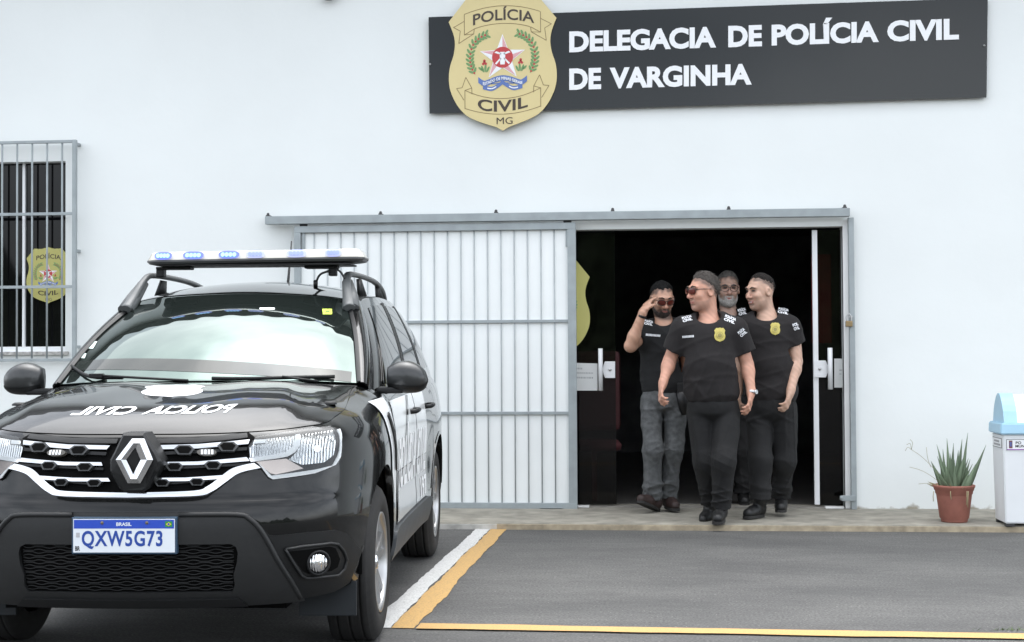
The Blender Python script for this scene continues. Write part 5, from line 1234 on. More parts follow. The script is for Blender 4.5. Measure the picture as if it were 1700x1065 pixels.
wprint = mat('white_shirt_print', (.72, .73, .75), .7); eye_w = mat('eye_white', (.5, .48, .45), .3); lip_m = mat('lip', (.34, .13, .11), .5)

def person(y0, cen, yaw, pitch, hs, label, spec, roll=0.):
    root = empty('person', tuple(spec['root']), label, 'person', 'people coming out of the doorway'); O = np.array(root.location)
    J = lambda px, py, dy=0.: np.array(at(px, py, y0+dy))-O
    c = J(*cen)
    cy, sy, cp, sp_ = math.cos(yaw), math.sin(yaw), math.cos(pitch), math.sin(pitch)
    fw = np.array([sy*cp, -cy*cp, sp_]); rt = np.array([cy, sy, 0]); up = np.cross(rt, -fw) if False else np.cross(fw, -rt)
    up = np.cross(rt, fw) if np.cross(rt, fw)[2] > 0 else -np.cross(rt, fw)
    rt2 = rt*math.cos(roll)+up*math.sin(roll); up = -rt*math.sin(roll)+up*math.cos(roll); rt = rt2
    HM = np.stack([rt, fw, up], 1)
    hp = lambda x, y, z: c+hs*(HM@np.array([x, y, z]))
    hr = lambda *r: np.array(r)*hs
    lo = np.array(spec['lo'])-O; hi = np.array(spec['hi'])-O
    B = SDF(lo, hi, .0066)
    def headparts(S, g=0., full=True):
        S.ell(hp(0, -.014, .032), hr(.076+g, .098+g, .088+g), HM, 0); S.ell(hp(0, .022, -.032), hr(.064+g, .072+g, .090+g), HM, .03)
        S.ell(hp(0, .034, -.076), hr(.052+g, .052+g, .043+g), HM, .03); S.ell(hp(0, .070, -.100), hr(.024+g, .022+g, .020+g), HM, .025)
        if full:
            for sx in (-1, 1): S.ell(hp(sx*.036, .066, -.022), hr(.028, .028, .026), HM, .02); S.ell(hp(sx*.031, .106, .014), hr(.017, .016, .012), HM, .012, True)
            S.ell(hp(0, .082, .034), hr(.054, .020, .012), HM, .02)
            S.cone(hp(0, .094, .012), hp(0, .116, -.026), .008*hs, .013*hs, .012); 
            for sx in (-1, 1): S.ell(hp(sx*.012, .104, -.030), hr(.010, .011, .008), HM, .008); S.ell(hp(sx*.080, -.006, -.004), hr(.010, .026, .034), HM, .008); S.ell(hp(sx*.086, .0, -.002), hr(.006, .013, .018), HM, .006, True)
            S.ell(hp(0, .094, -.058), hr(.024, .010, .006), HM, .008); S.ell(hp(0, .092, -.070), hr(.021, .010, .007), HM, .008); S.ell(hp(0, .103, -.064), hr(.026, .008, .0028), HM, .004, True)
            S.ell(hp(0, .094, -.083), hr(.03, .012, .006), HM, .01, True)
    headparts(B)
    nk = J(*spec['neck']); B.chain([hp(0, -.022, -.045), nk*.55+hp(0, -.022, -.06)*.45, nk], [.060*hs, .057*hs, .078], .03)
    for a, b_ in spec.get('trunk', []): pass
    t_ = [J(*q) for q in spec['torso_core']]
    B.chain(t_, [.105, .11, .11], .05)
    for arm in spec['arms']:
        p = [J(*q) for q in arm['pts']]
        B.chain([t_[0], p[0]], [.07, .055], .04); B.chain(p, arm.get('r', [.054, .046, .030]), .03)
        if len(p) > 2: B.ell(p[1]*.72+p[2]*.28, (.046, .046, .052), None, .03)
        if 'hand' in arm:
            h_ = arm['hand']; w_ = p[-1]; d = J(*h_['tip'])-w_; L = np.linalg.norm(d); d = d/L; L = h_.get('len', .19)
            n_ = np.array(h_['normal'], float); n_ -= d*(n_@d); n_ /= np.linalg.norm(n_); sd_ = np.cross(d, n_); sd_ *= h_.get('thumb', 1)   # n_: palm side; sd_: thumb side
            PMt = np.stack([sd_, n_, d], 1); B.ell(w_+d*L*.27, (.041, .019, .054), PMt, .015)
            B.cone(w_, w_+d*L*.15, .028, .028, .02)
            cu_ = h_.get('curl', .5)
            for k, (off, ln, r0) in enumerate(((.030, .92, .0098), (.010, 1.0, .0102), (-.010, .95, .0098), (-.029, .78, .0088))):
                b0 = w_+d*L*(.50 if k < 3 else .46)+sd_*off; c_ = cu_[k] if isinstance(cu_, (list, tuple)) else cu_*(1+.12*k)
                pts = [b0-d*.02]; a = 0; sg = L*.235*ln; q = b0; spread = off*.16
                for st, f in ((sg, .45), (sg*.75, 1.0), (sg*.55, .85)):
                    a += c_*f; q = q+(d*math.cos(a)+n_*math.sin(a)+sd_*spread)*st; pts.append(q)
                B.chain([b0-d*.015, b0]+pts[1:], [r0*1.05, r0*1.05, r0, r0*.92, r0*.8], .008)
            tb = w_+d*L*.20+sd_*.030; ta = h_.get('tang', .75)
            t1 = tb+(d*math.cos(ta)+sd_*math.sin(ta)+n_*.35)*L*.24; t2 = t1+(d*.9+sd_*.15+n_*h_.get('tclose', .4))*L*.17
            B.chain([tb-sd_*.012, tb, t1, t2], [.014, .0135, .0115, .0095], .012)
    for leg in spec['legs']: B.chain([t_[-1]]+[J(*q) for q in leg['pts']], [.08, .075, .05, .038], .03)
    bo_ = B.mesh('body', spec['skin'], root)
    co_ = np.array([v.co for v in bo_.data.vertices]); l = (co_-c)@HM/hs; x, y, z = l[:, 0], l[:, 1], l[:, 2]; ss = lambda t: (lambda q: q*q*(3-2*q))(np.clip(t, 0, 1))
    head = (np.abs(z) < .16) & (np.abs(x) < .12) & (np.abs(y) < .15); pg = np.tile(np.array(spec['skin']['skin']), (len(co_), 1)); hz_ = spec['hair']; hcol = np.array(hz_['col'])
    blot = .06*np.sin(co_@np.array([61, 37, 29])+np.sin(co_@np.array([23, 51, 44])*1.3)*2)+.04*np.sin(co_@np.array([140, 90, 120])); pg = pg*(1+blot)[:, None]
    def mixp(m_, col):
        nonlocal pg
        m_ = (m_*head)[:, None]; pg = pg*(1-m_)+np.array(col)*m_
    rough_ = .008*np.sin(x*130+y*70)+.006*np.sin(x*60-z*150)
    mixp(.35*ss((y-.07)/.03)*ss((.05-np.abs(z+.02))/.03)*ss((.06-np.abs(x))/.03), np.array(spec['skin']['skin'])*np.array([1.05, .78, .76]))   # ruddy nose and cheeks
    mixp(hz_.get('fade', .75)*ss((z-hz_.get('slope', .92)*y-hz_.get('line', 0.)+.030+rough_)/.034)*ss((z+.080+.25*(y+.08))/.03)*ss((.075-y)/.02+.6), hcol)
    st_ = spec.get('stubble', .2); mixp(st_*ss((-.030-z-.35*np.clip(np.abs(x)-.03, 0, 1)+rough_)/.02)*ss((y+.015)/.03)*ss((z+.135)/.02), spec.get('stubcol', (.12, .085, .07)))
    mixp(.85*ss((.0085-np.abs(z+.0635))/.004)*ss((.026-np.abs(x))/.006)*ss((y-.07)/.01), spec.get('lip', (.36, .13, .11)))
    mixp(.55*ss((.010-np.abs(z-.013))/.008)*ss((.022-np.abs(np.abs(x)-.031))/.01)*ss((y-.06)/.01), np.array(spec['skin']['skin'])*.45)  # eye-socket shade painted into the skin colour
    mixp(.7*ss((.004-np.abs(z+.041))/.004)*ss((.012-np.abs(np.abs(x)-.008))/.005)*ss((y-.09)/.01), np.array(spec['skin']['skin'])*.3)  # nostril shade painted under the nose
    ca = bo_.data.color_attributes.new('pigment_and_shade', 'FLOAT_COLOR', 'POINT'); ca.data.foreach_set('color', np.concatenate([np.clip(pg, 0, 1), np.ones((len(co_), 1))], 1).astype(np.float32).ravel())
    # hair
    hm = spec['hair']; S = SDF(c-.22*hs, c+.22*hs, .0055)
    headparts(S, hm.get('g', .010), False); tp_ = hm.get('top', .012); S.ell(hp(0, -.012, .036+tp_*.5), hr(.072+tp_*.2, .094+tp_*.3, .086+tp_*.5), HM, .01)
    X, Y, Z = np.meshgrid(*S.ax, indexing='ij'); q = np.stack([X-c[0], Y-c[1], Z-c[2]], -1)@HM/hs
    reg = -(q[..., 2]-hm.get('slope', .92)*q[..., 1]-hm.get('line', 0.))+.006*np.sin(q[..., 0]*90)+.004*np.sin(q[..., 0]*210+1)
    if 'recede' in hm: reg = np.maximum(reg, hm['recede']-(q[..., 2]-.4*q[..., 1])-.9*np.maximum(0, abs(q[..., 0])-.03)+0*q[..., 0]) if hm['recede'] is not None else reg
    S.f += ((hm.get('g', .01)+tp_+.003)*hs*(1-np.clip(-reg/hm.get('tap', .05), 0, 1)**.6)).astype(np.float32)
    nape = -(q[..., 2]+.072+.25*(q[..., 1]+.08)); S.f = np.maximum(np.maximum(S.f, (reg*hs*.7).astype(np.float32)), (nape*hs).astype(np.float32))
    S.f += (.0024*np.sin(q[..., 0]*120+25*q[..., 1]+8*np.sin(q[..., 1]*40))+.0012*np.sin(q[..., 2]*90+q[..., 0]*160)).astype(np.float32)
    # keep the ears clear
    for sx in (-1, 1): S.ell(hp(sx*.086, .006, -.010), hr(.022, .036, .036), HM, .008, True)
    ho = S.mesh('hair', hm['mat'], root)
    hv = [(np.array(v.co), np.array(v.normal)) for v in ho.data.vertices]; rh = random.Random(spec['seed']); tv = []; tf = []
    for _ in range(hm.get('tufts', 1500)):
        p, n_ = rh.choice(hv); l_ = (p-c)@HM/hs
        flow = HM@np.array([rh.gauss(0, .35)+l_[0]*2, -.75+rh.gauss(0, .25), (.55 if l_[1] > .02 else -.55)+rh.gauss(0, .25)]); flow /= np.linalg.norm(flow)
        d_ = flow*.85+n_*rh.uniform(.15, hm.get('lift', .45)); d_ /= np.linalg.norm(d_); L_ = rh.uniform(.012, .026)*hm.get('len', 1); sd_ = np.cross(d_, n_); sd_ /= np.linalg.norm(sd_)+1e-9; wd = rh.uniform(.0012, .0024)
        b0 = len(tv); p = p-n_*.002; tv += [p-sd_*wd, p+sd_*wd, p+d_*L_*.6+sd_*wd*.7, p+d_*L_, p+d_*L_*.6-sd_*wd*.7]; tf.append((b0, b0+1, b0+2, b0+3, b0+4))
    hbm = bmesh.new(); hbm.from_mesh(ho.data); nv_ = [hbm.verts.new(tuple(q_)) for q_ in tv]
    for f_2 in tf: hbm.faces.new([nv_[i] for i in f_2])
    hbm.to_mesh(ho.data); hbm.free()
    if 'beard' in spec:
        bd_ = spec['beard']; S = SDF(c-.2*hs, c+.2*hs, .0055); headparts(S, bd_.get('g', .006), False)
        q = np.stack(np.meshgrid(*S.ax, indexing='ij'), -1)-c; q = q@HM/hs
        zb = np.where(np.abs(q[..., 0]) < .031, -.041, -.012-.85*np.clip(q[..., 1], 0, .066)+.25*np.clip(.055-np.abs(q[..., 0]), 0, 1)); line = q[..., 2]-zb+.003*np.sin(q[..., 0]*160)+.003*np.sin(q[..., 1]*190)
        side = (.0-q[..., 1]) ; S.f = np.maximum(np.maximum(S.f, (line*hs*.8).astype(np.float32)), (side*hs).astype(np.float32))
        S.f += ((bd_.get('g', .006)+.002)*hs*(1-np.clip(-line/.028, 0, 1)**.6)).astype(np.float32)
        S.ell(hp(0, .112, -.064), hr(.017, .022, .0065), HM, .004, True)
        if bd_.get('tache', True): pass
        S.ell(hp(0, .120, -.030), hr(.020, .022, .016), HM, .004, True)
        S.f += (.0016*np.sin(q[..., 0]*230)*np.sin(q[..., 2]*200)).astype(np.float32)
        S.mesh('beard', bd_['mat'], root)
    def eyes(open_=.3, brow=None):
        for sx in (-1, 1):
            if brow is not None:
                b = MB(); b.tube([hp(sx*.014, .101, .030), hp(sx*.030, .101, .037), hp(sx*.050, .086, .031)], [.004*hs, .005*hs, .003*hs], 6); b.build('eyebrow', brow, root)
            b = MB(); b.tube([hp(sx*.018, .0905, .013), hp(sx*.031, .0945, .0145), hp(sx*.044, .085, .012)], [.003*hs, .0052*hs, .003*hs], 6); b.build('eye', frame_m, root)
    if spec.get('smile'):
        b = MB(); b.tube([hp(-.027, .083, -.054), hp(-.014, .0985, -.062), hp(0, .1035, -.064), hp(.014, .0985, -.062), hp(.027, .083, -.054)], [.002*hs, .0042*hs, .005*hs, .0042*hs, .002*hs], 8, flat=(1, .6)); b.build('teeth', eye_w, root)
        for dz, rr_ in ((.0052, .0026), (-.0068, .0034)):
            b = MB(); b.tube([hp(-.031, .081, -.052), hp(-.015, .0995, -.062+dz), hp(0, .105, -.064+dz), hp(.015, .0995, -.062+dz), hp(.031, .081, -.052)], [.0018*hs, rr_*hs, rr_*1.1*hs, rr_*hs, .0018*hs], 6); b.build('lip', lip_m, root)
    if spec.get('eyes'): eyes(.3, spec['brow'])
    if spec.get('brow') and not spec.get('eyes'):
        for sx in (-1, 1): b = MB(); b.tube([hp(sx*.014, .101, .034), hp(sx*.030, .101, .041), hp(sx*.050, .086, .035)], [.004*hs, .005*hs, .003*hs], 6); b.build('eyebrow', spec['brow'], root)
    g = spec.get('glasses')
    if g:
        b = MB(); gz = .010; tip_ = g.get('slide', 0)
        for sx in (-1, 1):
            ringp = [hp(sx*(.033+.028*math.cos(t)), .108-.010*(math.cos(t)*1)*1-.004*(math.sin(t) < 0)+tip_*.3, gz-tip_+.021*math.copysign(abs(math.sin(t))**.8, math.sin(t))) for t in np.linspace(0, 2*math.pi, 20)[:-1]]
            b.tube(ringp+[ringp[0]], .0022*hs, 5)
            b.tube([hp(sx*.061, .098, gz+.008), hp(sx*.080, .05, gz+.008), hp(sx*.083, -.005, gz+.004)], .0026*hs, 5)
        b.tube([hp(-.007, .112, gz+.006), hp(0, .114, gz+.009), hp(.007, .112, gz+.006)], .0024*hs, 5)
        gl = b.build('glasses', frame_m, root)
        if g['kind'] == 'sun':
            for sx in (-1, 1):
                b = MB(); N = 20; vs = [hp(sx*.033, .1125, gz)]+[hp(sx*(.033+.0275*math.cos(t)), .109-.010*math.cos(t), gz+.0205*math.copysign(abs(math.sin(t))**.8, math.sin(t))) for t in np.linspace(0, 2*math.pi, N+1)[:-1]]
                b.add(vs, [(0, 1+i, 1+(i+1) % N) for i in range(N)], 0, True); b.build('sunglass_lens', lens_red, gl)
    # shirt
    sh = spec['shirt']; S = SDF(lo, hi, .0075)
    for e_ in sh['ell']:
        S.ell(J(*e_[0]), e_[1], None, e_[2] if len(e_) > 2 else .08)
    for a, b_, r0, r1 in sh['cones']: S.cone(J(*a), J(*b_), r0, r1, .05)
    for sl_ in sh['sleeves']:
        a, b_ = J(*sl_['a']), J(*sl_['b']); S.cone(a, b_+(b_-a)*.25, sl_['r'][0], sl_['r'][1], .045)
        S.cut(b_, b_-a, b_+(b_-a)*.3, .14 if not sl_.get('rad') else sl_['rad'])
        dirn = (b_-a)/np.linalg.norm(b_-a); S.cone(b_-dirn*.012, b_+dirn*.10, .045, .05, .004, True)
    nz = sh['hem']; S.cut((0, 0, J(*nz)[2]), (0, 0, -1))
    # neckline
    ndir = (hp(0, -.02, -.05)-nk); ndir /= np.linalg.norm(ndir)
    col_ = J(*sh['collar']); S.ell(col_, sh.get('collar_r', (.098, .105, .055)), None, .008, True)
    S.wrinkle(noise3(spec['seed'], (9, 8, 5), .0055)); S.wrinkle(folds(spec['seed']+1, [(10, 4, 12), (14, 4, 9), (7, 3, 16), (16, 6, 16), (9, 5, 20)], .005, 3))
    hz = J(*nz)[2]
    F1 = folds(spec['seed']+2, [(12, 4, 18), (16, 4, 14), (6, 3, 26)], .008, 3)
    S.wrinkle(lambda X, Y, Z: F1(X, Y, Z)*np.exp(-((Z-hz-.09)/.13)**2))
    so_ = S.mesh('shirt', sh['mat'], root)
    b = MB(); N = 28
    for a_, b_2 in spec.get('holster', []):
        q = MB(); pa, pb_ = J(*a_), J(*b_2); q.tube([pa, pa*.5+pb_*.5, pb_], [.045, .042, .028], 10, flat=(1, .5)); q.box(pa[0]-.03, pa[0]+.03, pa[1]-.02, pa[1]+.02, pa[2]-.01, pa[2]+.07, 0, .008); q.build('holster', M['black'], root)
    # trousers
    tr_ = spec['trousers']; S = SDF(np.array([lo[0], lo[1], -.1]), np.array([hi[0], hi[1], J(*nz)[2]+.16]), .0075)
    pv = J(*tr_['pelvis']); S.ell(pv, tr_.get('pr', (.165, .125, .13)), None, .02); S.ell(pv+np.array([0, 0, .10]), (.15, .12, .12), None, .05)
    for leg in spec['legs']:
        p = [J(*q) for q in leg['pts']]; r = leg.get('r', [.098, .080, .066])
        S.chain(p, r, .018); an = p[-1]; S.cone(an, an+(an-p[1])*.03, r[2]+.004, r[2]+.008, .01)
        S.cut(an+(an-p[1])*.045, an-p[1], an+(an-p[1])*.2, .13)
        S.ell(p[1]+np.array([0, -.012, .0]), (r[1]*.92, r[1]*.95, .10), None, .04)
    for q_, r_2 in tr_.get('cargo', []): S.ell(J(*q_), r_2, None, .006); 
    S.wrinkle(noise3(spec['seed']+5, (8, 8, 7), .006)); S.wrinkle(folds(spec['seed']+6, [(14, 5, 10), (18, 5, 7), (9, 4, 16), (20, 6, 14)], .0045, 3))
    F3 = folds(spec['seed']+8, [(34, 10, 3), (26, 8, 5)], .0045, 3)
    F2 = folds(spec['seed']+7, [(10, 4, 30), (14, 4, 24), (8, 4, 38), (18, 5, 26)], .012, 3)
    for leg in spec['legs']:
        kz = J(*leg['pts'][1])[2]; az = J(*leg['pts'][2])[2]; kx = J(*leg['pts'][1])[0]
        S.wrinkle(lambda X, Y, Z: F3(X, Y, Z)+F2(X, Y, Z)*(.42*np.exp(-((Z-kz)/.08)**2)+1.0*np.exp(-((Z-az-.05)/.08)**2)+.7*np.exp(-((Z-pv[2]+.10)/.07)**2))*np.exp(-((X-kx)/.12)**2))
    to = S.mesh('trousers', tr_['mat'], root)
    for sgp in tr_.get('pockets', []):
        pass
    # shoes
    for sh_ in spec['shoes']:
        h0, t0 = J(*sh_['heel']), J(*sh_['toe']); an = J(*sh_['ankle']); S = SDF(np.minimum(np.minimum(h0, t0), an)-.12, np.maximum(np.maximum(h0, t0), an)+.12, .006)
        m_ = h0*.45+t0*.55; u_ = np.array([0, 0, 1.]); 
        S.cone(h0+u_*.045, m_+u_*.042, .040, .044, .02); S.cone(m_+u_*.038, t0+u_*.032, .046, .036, .02); S.cone(h0+u_*.05, an, .042, .050, .03)
        d = (t0-h0)/np.linalg.norm(t0-h0); up2 = np.cross(np.cross(d, u_), d); up2 /= np.linalg.norm(up2)
        S.cut(m_+up2*.004, -up2); S.cut(an+u_*.03, u_)
        S.wrinkle(noise3(spec['seed']+9, (30, 30, 30), .002))
        sob = S.mesh('shoe', spec['shoe_mat'], root)
        q = MB(); N = 24; side = np.cross(d, up2)
        ol = []
        for t in np.linspace(0, 2*math.pi, N+1)[:-1]:
            L_ = np.linalg.norm(t0-h0)/2+.040; x = math.cos(t); wd = (.043+.006*x)*(1 if abs(x) < .9 else 1); ol.append(h0*.5+t0*.5+d*L_*x+side*wd*math.copysign(abs(math.sin(t))**.6, math.sin(t)))
        vs = [p+up2*.014 for p in ol]+[p-up2*.006 for p in ol]; q.add(vs, [tuple(range(N)), tuple(reversed(range(N, 2*N)))]+[(i, (i+1) % N, N+(i+1) % N, N+i) for i in range(N)]); q.build('sole', spec.get('sole_mat', rubber_s), sob)
    # prints on the shirt, thrown onto its surface along the line of the print press (front to back)
    dep = bpy.context.evaluated_depsgraph_get(); bv = BVHTree.FromPolygons([v.co for v in so_.data.vertices], [tuple(p.vertices) for p in so_.data.polygons])
    def cast(px, py, off=.004):
        o_ = c_o-Vector(O); d = px_dir(px, py).normalized(); h_ = bv.ray_cast(o_, d)
        p = h_[0] if h_[0] is not None else Vector(J(px, py)); return tuple(p-d*off)
    for pr in spec['prints']:
        q = MB()
        if pr[0] == 'text':
            _, s_, (xa, ya), (xb, yb), hgt, nm = pr; L = math.hypot(xb-xa, yb-ya); nx, ny = (yb-ya)/L*hgt, -(xb-xa)/L*hgt
            for li, s1 in enumerate(s_.split('|')):
                nl = s_.count('|')+1; f0, f1 = 1-(li+1)/nl+.03, 1-li/nl-.06
                text_on(s1, lambda a, b_: cast(xa+(xb-xa)*a+nx*b_, ya+(yb-ya)*a+ny*b_), 0, 1, f0, f1, .05, mb=q, cut=6, base=s1.replace('Í', 'I'))
            q.build(nm, wprint, so_, False)
        elif pr[0] == 'badge':
            _, (cx, cy_), hw = pr; vo, tris, LL = fill([BADGE], .3); q.add([cast(cx+a*hw, cy_-b_*hw) for a, b_ in vo], tris, 0)
            for k, (r0, r1) in enumerate(((.62, .55), (.38, .0))):
                N = 20; pts = [cast(cx+hw*r0*math.cos(t), cy_-hw*(.12+r0*math.sin(t)), .0055) for t in np.linspace(0, 2*math.pi, N+1)[:-1]]+[cast(cx+hw*r1*math.cos(t), cy_-hw*(.12+r1*math.sin(t)), .0055) for t in np.linspace(0, 2*math.pi, N+1)[:-1]]
                q.add(pts, [(i, (i+1) % N, N+(i+1) % N, N+i) for i in range(N)], 1)
            q.build('shirt_badge', [gold, goldd], so_, False)
    for w_ in spec.get('bands', []):
        a, b_ = J(*w_['a']), J(*w_['b']); q = MB(); d = (b_-a)/np.linalg.norm(b_-a); q.tube([a-d*.010, a-d*.008, a+d*.008, a+d*.010], [w_['r']*.94, w_['r'], w_['r'], w_['r']*.94], 18); wo = q.build(w_['name'], w_['mat'], root)
        if w_.get('face') is not None:
            fdir = Vector(w_['face']).normalized(); q = MB(); p = Vector(a)+fdir*(w_['r']+.002); q.tube([p-fdir*.006, p+fdir*.004], [.018, .017], 16); q.build('watch_face', M['chrome'], wo)
    return root, J

rubber_s = mat('shoe_sole_rubber', (.02, .019, .018), .8)
blackshirt = cloth('black_brown_tshirt', (.0088, .0068, .0072)); blackshirt2 = cloth('black_tshirt', (.0046, .005, .0058)); blacktr = cloth('black_trousers', (.0056, .0056, .006)); greyjeans = cloth('grey_jeans', (.088, .092, .094), .30)
boot = mat('black_boot_leather', (.008, .008, .0082), .5, 0, 30, .25, .15, 120); brownshoe = mat('dark_brown_shoe', (.030, .016, .014), .6, 0, 30, .2, .1, 100)
GZ = .05
def W3(a, y): return at(*a, y)
# --- front man in profile, sunglasses
y0 = -.92
r_ = gr(1186, 868, GZ)
person(y0, (1168, 484), R(-60), R(-4), 1.13, 'foremost man in black police shirt looking left through red sunglasses while striding', dict(
    root=(r_.x, y0, GZ), lo=(at(1076, 500, y0).x, y0-.42, -.05), hi=(at(1276, 500, y0).x, y0+.36, 1.92), seed=11,
    stubble=.38, stubcol=(.16, .12, .10), skin=skin_mat('ruddy_skin', (.54, .285, .20)), neck=(1177, 531, .02),
    torso_core=[(1177, 552, .0), (1180, 600, .0), (1182, 668, .0)],
    arms=[dict(pts=[(1131, 547, -.01), (1112, 598, .03), (1101, 634, -.07)], r=[.056, .049, .031], hand=dict(tip=(1096, 656, -.10), normal=(.9, .2, .0), curl=[.55, .75, .85, .9], thumb=-1, len=.185, tang=.45)),
          dict(pts=[(1224, 549, -.01), (1240, 604, .02), (1247, 648, -.06)], r=[.056, .049, .032], hand=dict(tip=(1244, 682, -.10), normal=(-.9, .25, 0), curl=[.4, .5, .6, .65], thumb=1, len=.19, tang=.5))],
    legs=[dict(pts=[(1161, 684, .0), (1169, 765, -.02), (1179, 833, .10)], r=[.092, .076, .066]), dict(pts=[(1205, 684, -.0), (1202, 765, -.12), (1198, 838, -.06)], r=[.096, .08, .070])],
    hair=dict(mat=mat('grey_brown_hair', (.050, .042, .036), .8, 0, 60, .22, .2, 250), col=(.055, .045, .038), g=.003, top=.014, line=.022, slope=.95, len=1.2), brow=mat('brown_brow', (.06, .04, .03), .8),
    glasses=dict(kind='sun'),
    shirt=dict(mat=blackshirt, ell=[((1178, 560, .0), (.215, .145, .17)), ((1180, 606, -.015), (.205, .158, .19)), ((1183, 648, -.01), (.20, .15, .14))],
        cones=[((1140, 545, .0), (1216, 545, .0), .088, .088), ((1160, 533, .015), (1196, 533, .015), .070, .070)],
        sleeves=[dict(a=(1134, 546, 0), b=(1118, 581, .02), r=(.086, .076)), dict(a=(1222, 548, 0), b=(1237, 585, .015), r=(.086, .078))],
        hem=(1180, 667), collar=(1177, 525, -.045), collar_r=(.088, .11, .062)),
    trousers=dict(mat=blacktr, pelvis=(1183, 672, .0), pr=(.185, .14, .12)),
    shoes=[dict(heel=(1176, 864, .12), toe=(1168, 869, .0), ankle=(1179, 838, .10)), dict(heel=(1197, 862, -.06), toe=(1191, 868, -.24), ankle=(1198, 840, -.05))], shoe_mat=boot,
    prints=[('text', 'POLÍCIA|CIVIL', (1134, 535), (1150, 531), 10, 'shoulder_print'), ('text', 'POLÍCIA|CIVIL', (1201, 531), (1219, 538), 11, 'shoulder_print'), ('text', 'POLÍCIA|CIVIL', (1231, 560), (1241, 552), 12, 'sleeve_print'), ('text', 'MARCELO', (1133, 561), (1152, 559.5), 4.2, 'name_print') if False else ('text', 'IIIIIIIII', (1133, 561), (1152, 559.5), 4, 'name_print'), ('badge', (1195, 557.5), 9.2)],
    bands=[dict(a=(1248, 651, -.065), b=(1246.5, 662, -.08), r=.037, mat=M['screw'], name='wrist_watch', face=(.75, -.6, .1))]))
# --- left man touching his sunglasses
y0 = -.30; r_ = gr(1096, 848, GZ)
person(y0, (1099, 496), R(16), R(-20), 1.08, 'bearded man in grey jeans raising one hand to his sunglasses in the doorway', dict(
    root=(r_.x, y0, GZ), lo=(at(1024, 500, y0).x, y0-.46, -.05), hi=(at(1172, 500, y0).x, y0+.34, 1.88), seed=23,
    stubble=.8, stubcol=(.03, .02, .016), skin=skin_mat('tan_skin', (.48, .275, .19)), neck=(1103, 536, .02),
    torso_core=[(1102, 556, .0), (1102, 600, .0), (1102, 655, .0)],
    arms=[dict(pts=[(1070, 553, -.02), (1047, 574, -.16), (1067, 519, -.22)], r=[.054, .050, .031], hand=dict(tip=(1079, 494, -.17), normal=(.75, .55, -.3), curl=[.35, .55, .7, .8], thumb=-1, len=.165, tang=.5, tclose=.7)),
          dict(pts=[(1134, 556, .0), (1142, 610, .04), (1140, 652, -.03)], r=[.052, .046, .03], hand=dict(tip=(1139, 680, -.05), normal=(-.9, .2, 0), curl=.5, thumb=1))],
    legs=[dict(pts=[(1082, 668, .0), (1084, 745, -.08), (1083, 822, -.02)], r=[.086, .069, .058]), dict(pts=[(1120, 668, .0), (1118, 745, -.0), (1111, 820, .08)], r=[.086, .069, .056])],
    hair=dict(mat=mat('dark_hair', (.0028, .0026, .0024), .8, 0, 60, .22, .2, 250, spec=.25), col=(.012, .010, .009), g=.003, top=.009, line=.034, slope=.86), brow=mat('black_brow', (.012, .010, .009), .8),
    beard=dict(mat=mat('dark_beard', (.022, .014, .011), .8, 0, 90, .5), g=.005, cheek=.22),
    glasses=dict(kind='sun', slide=.004),
    shirt=dict(mat=blackshirt2, ell=[((1101, 566, .0), (.19, .13, .16)), ((1102, 606, .0), (.175, .13, .18)), ((1104, 640, .0), (.178, .132, .13))],
        cones=[((1078, 552, .0), (1126, 552, .0), .080, .080), ((1090, 541, .01), (1116, 541, .01), .065, .065)],
        sleeves=[dict(a=(1072, 553, -.02), b=(1058, 564, -.10), r=(.080, .072), rad=.11), dict(a=(1130, 556, 0), b=(1138, 588, .02), r=(.08, .07))],
        hem=(1102, 652), collar=(1101, 529, -.05), collar_r=(.082, .10, .055)),
    trousers=dict(mat=greyjeans, pelvis=(1101, 662, .0), pr=(.165, .125, .11)),
    shoes=[dict(heel=(1089, 846, .0), toe=(1065, 835, -.16), ankle=(1084, 824, -.0)), dict(heel=(1109, 842, .10), toe=(1121, 846, -.06), ankle=(1111, 822, .07))], shoe_mat=brownshoe,
    prints=[('text', 'POLÍCIA|CIVIL', (1069, 538), (1083, 541), 9, 'shoulder_print'), ('text', 'IIIIIIIIIII', (1072, 557), (1096, 559), 4, 'name_print'), ('text', 'I', (1110, 566), (1117, 566), 13, 'sleeve_print')],
    holster=[((1131, 650, -.10), (1137, 688, -.08))], bands=[dict(a=(1066, 524, -.215), b=(1063, 532, -.205), r=.036, mat=M['black'], name='wristband')]))
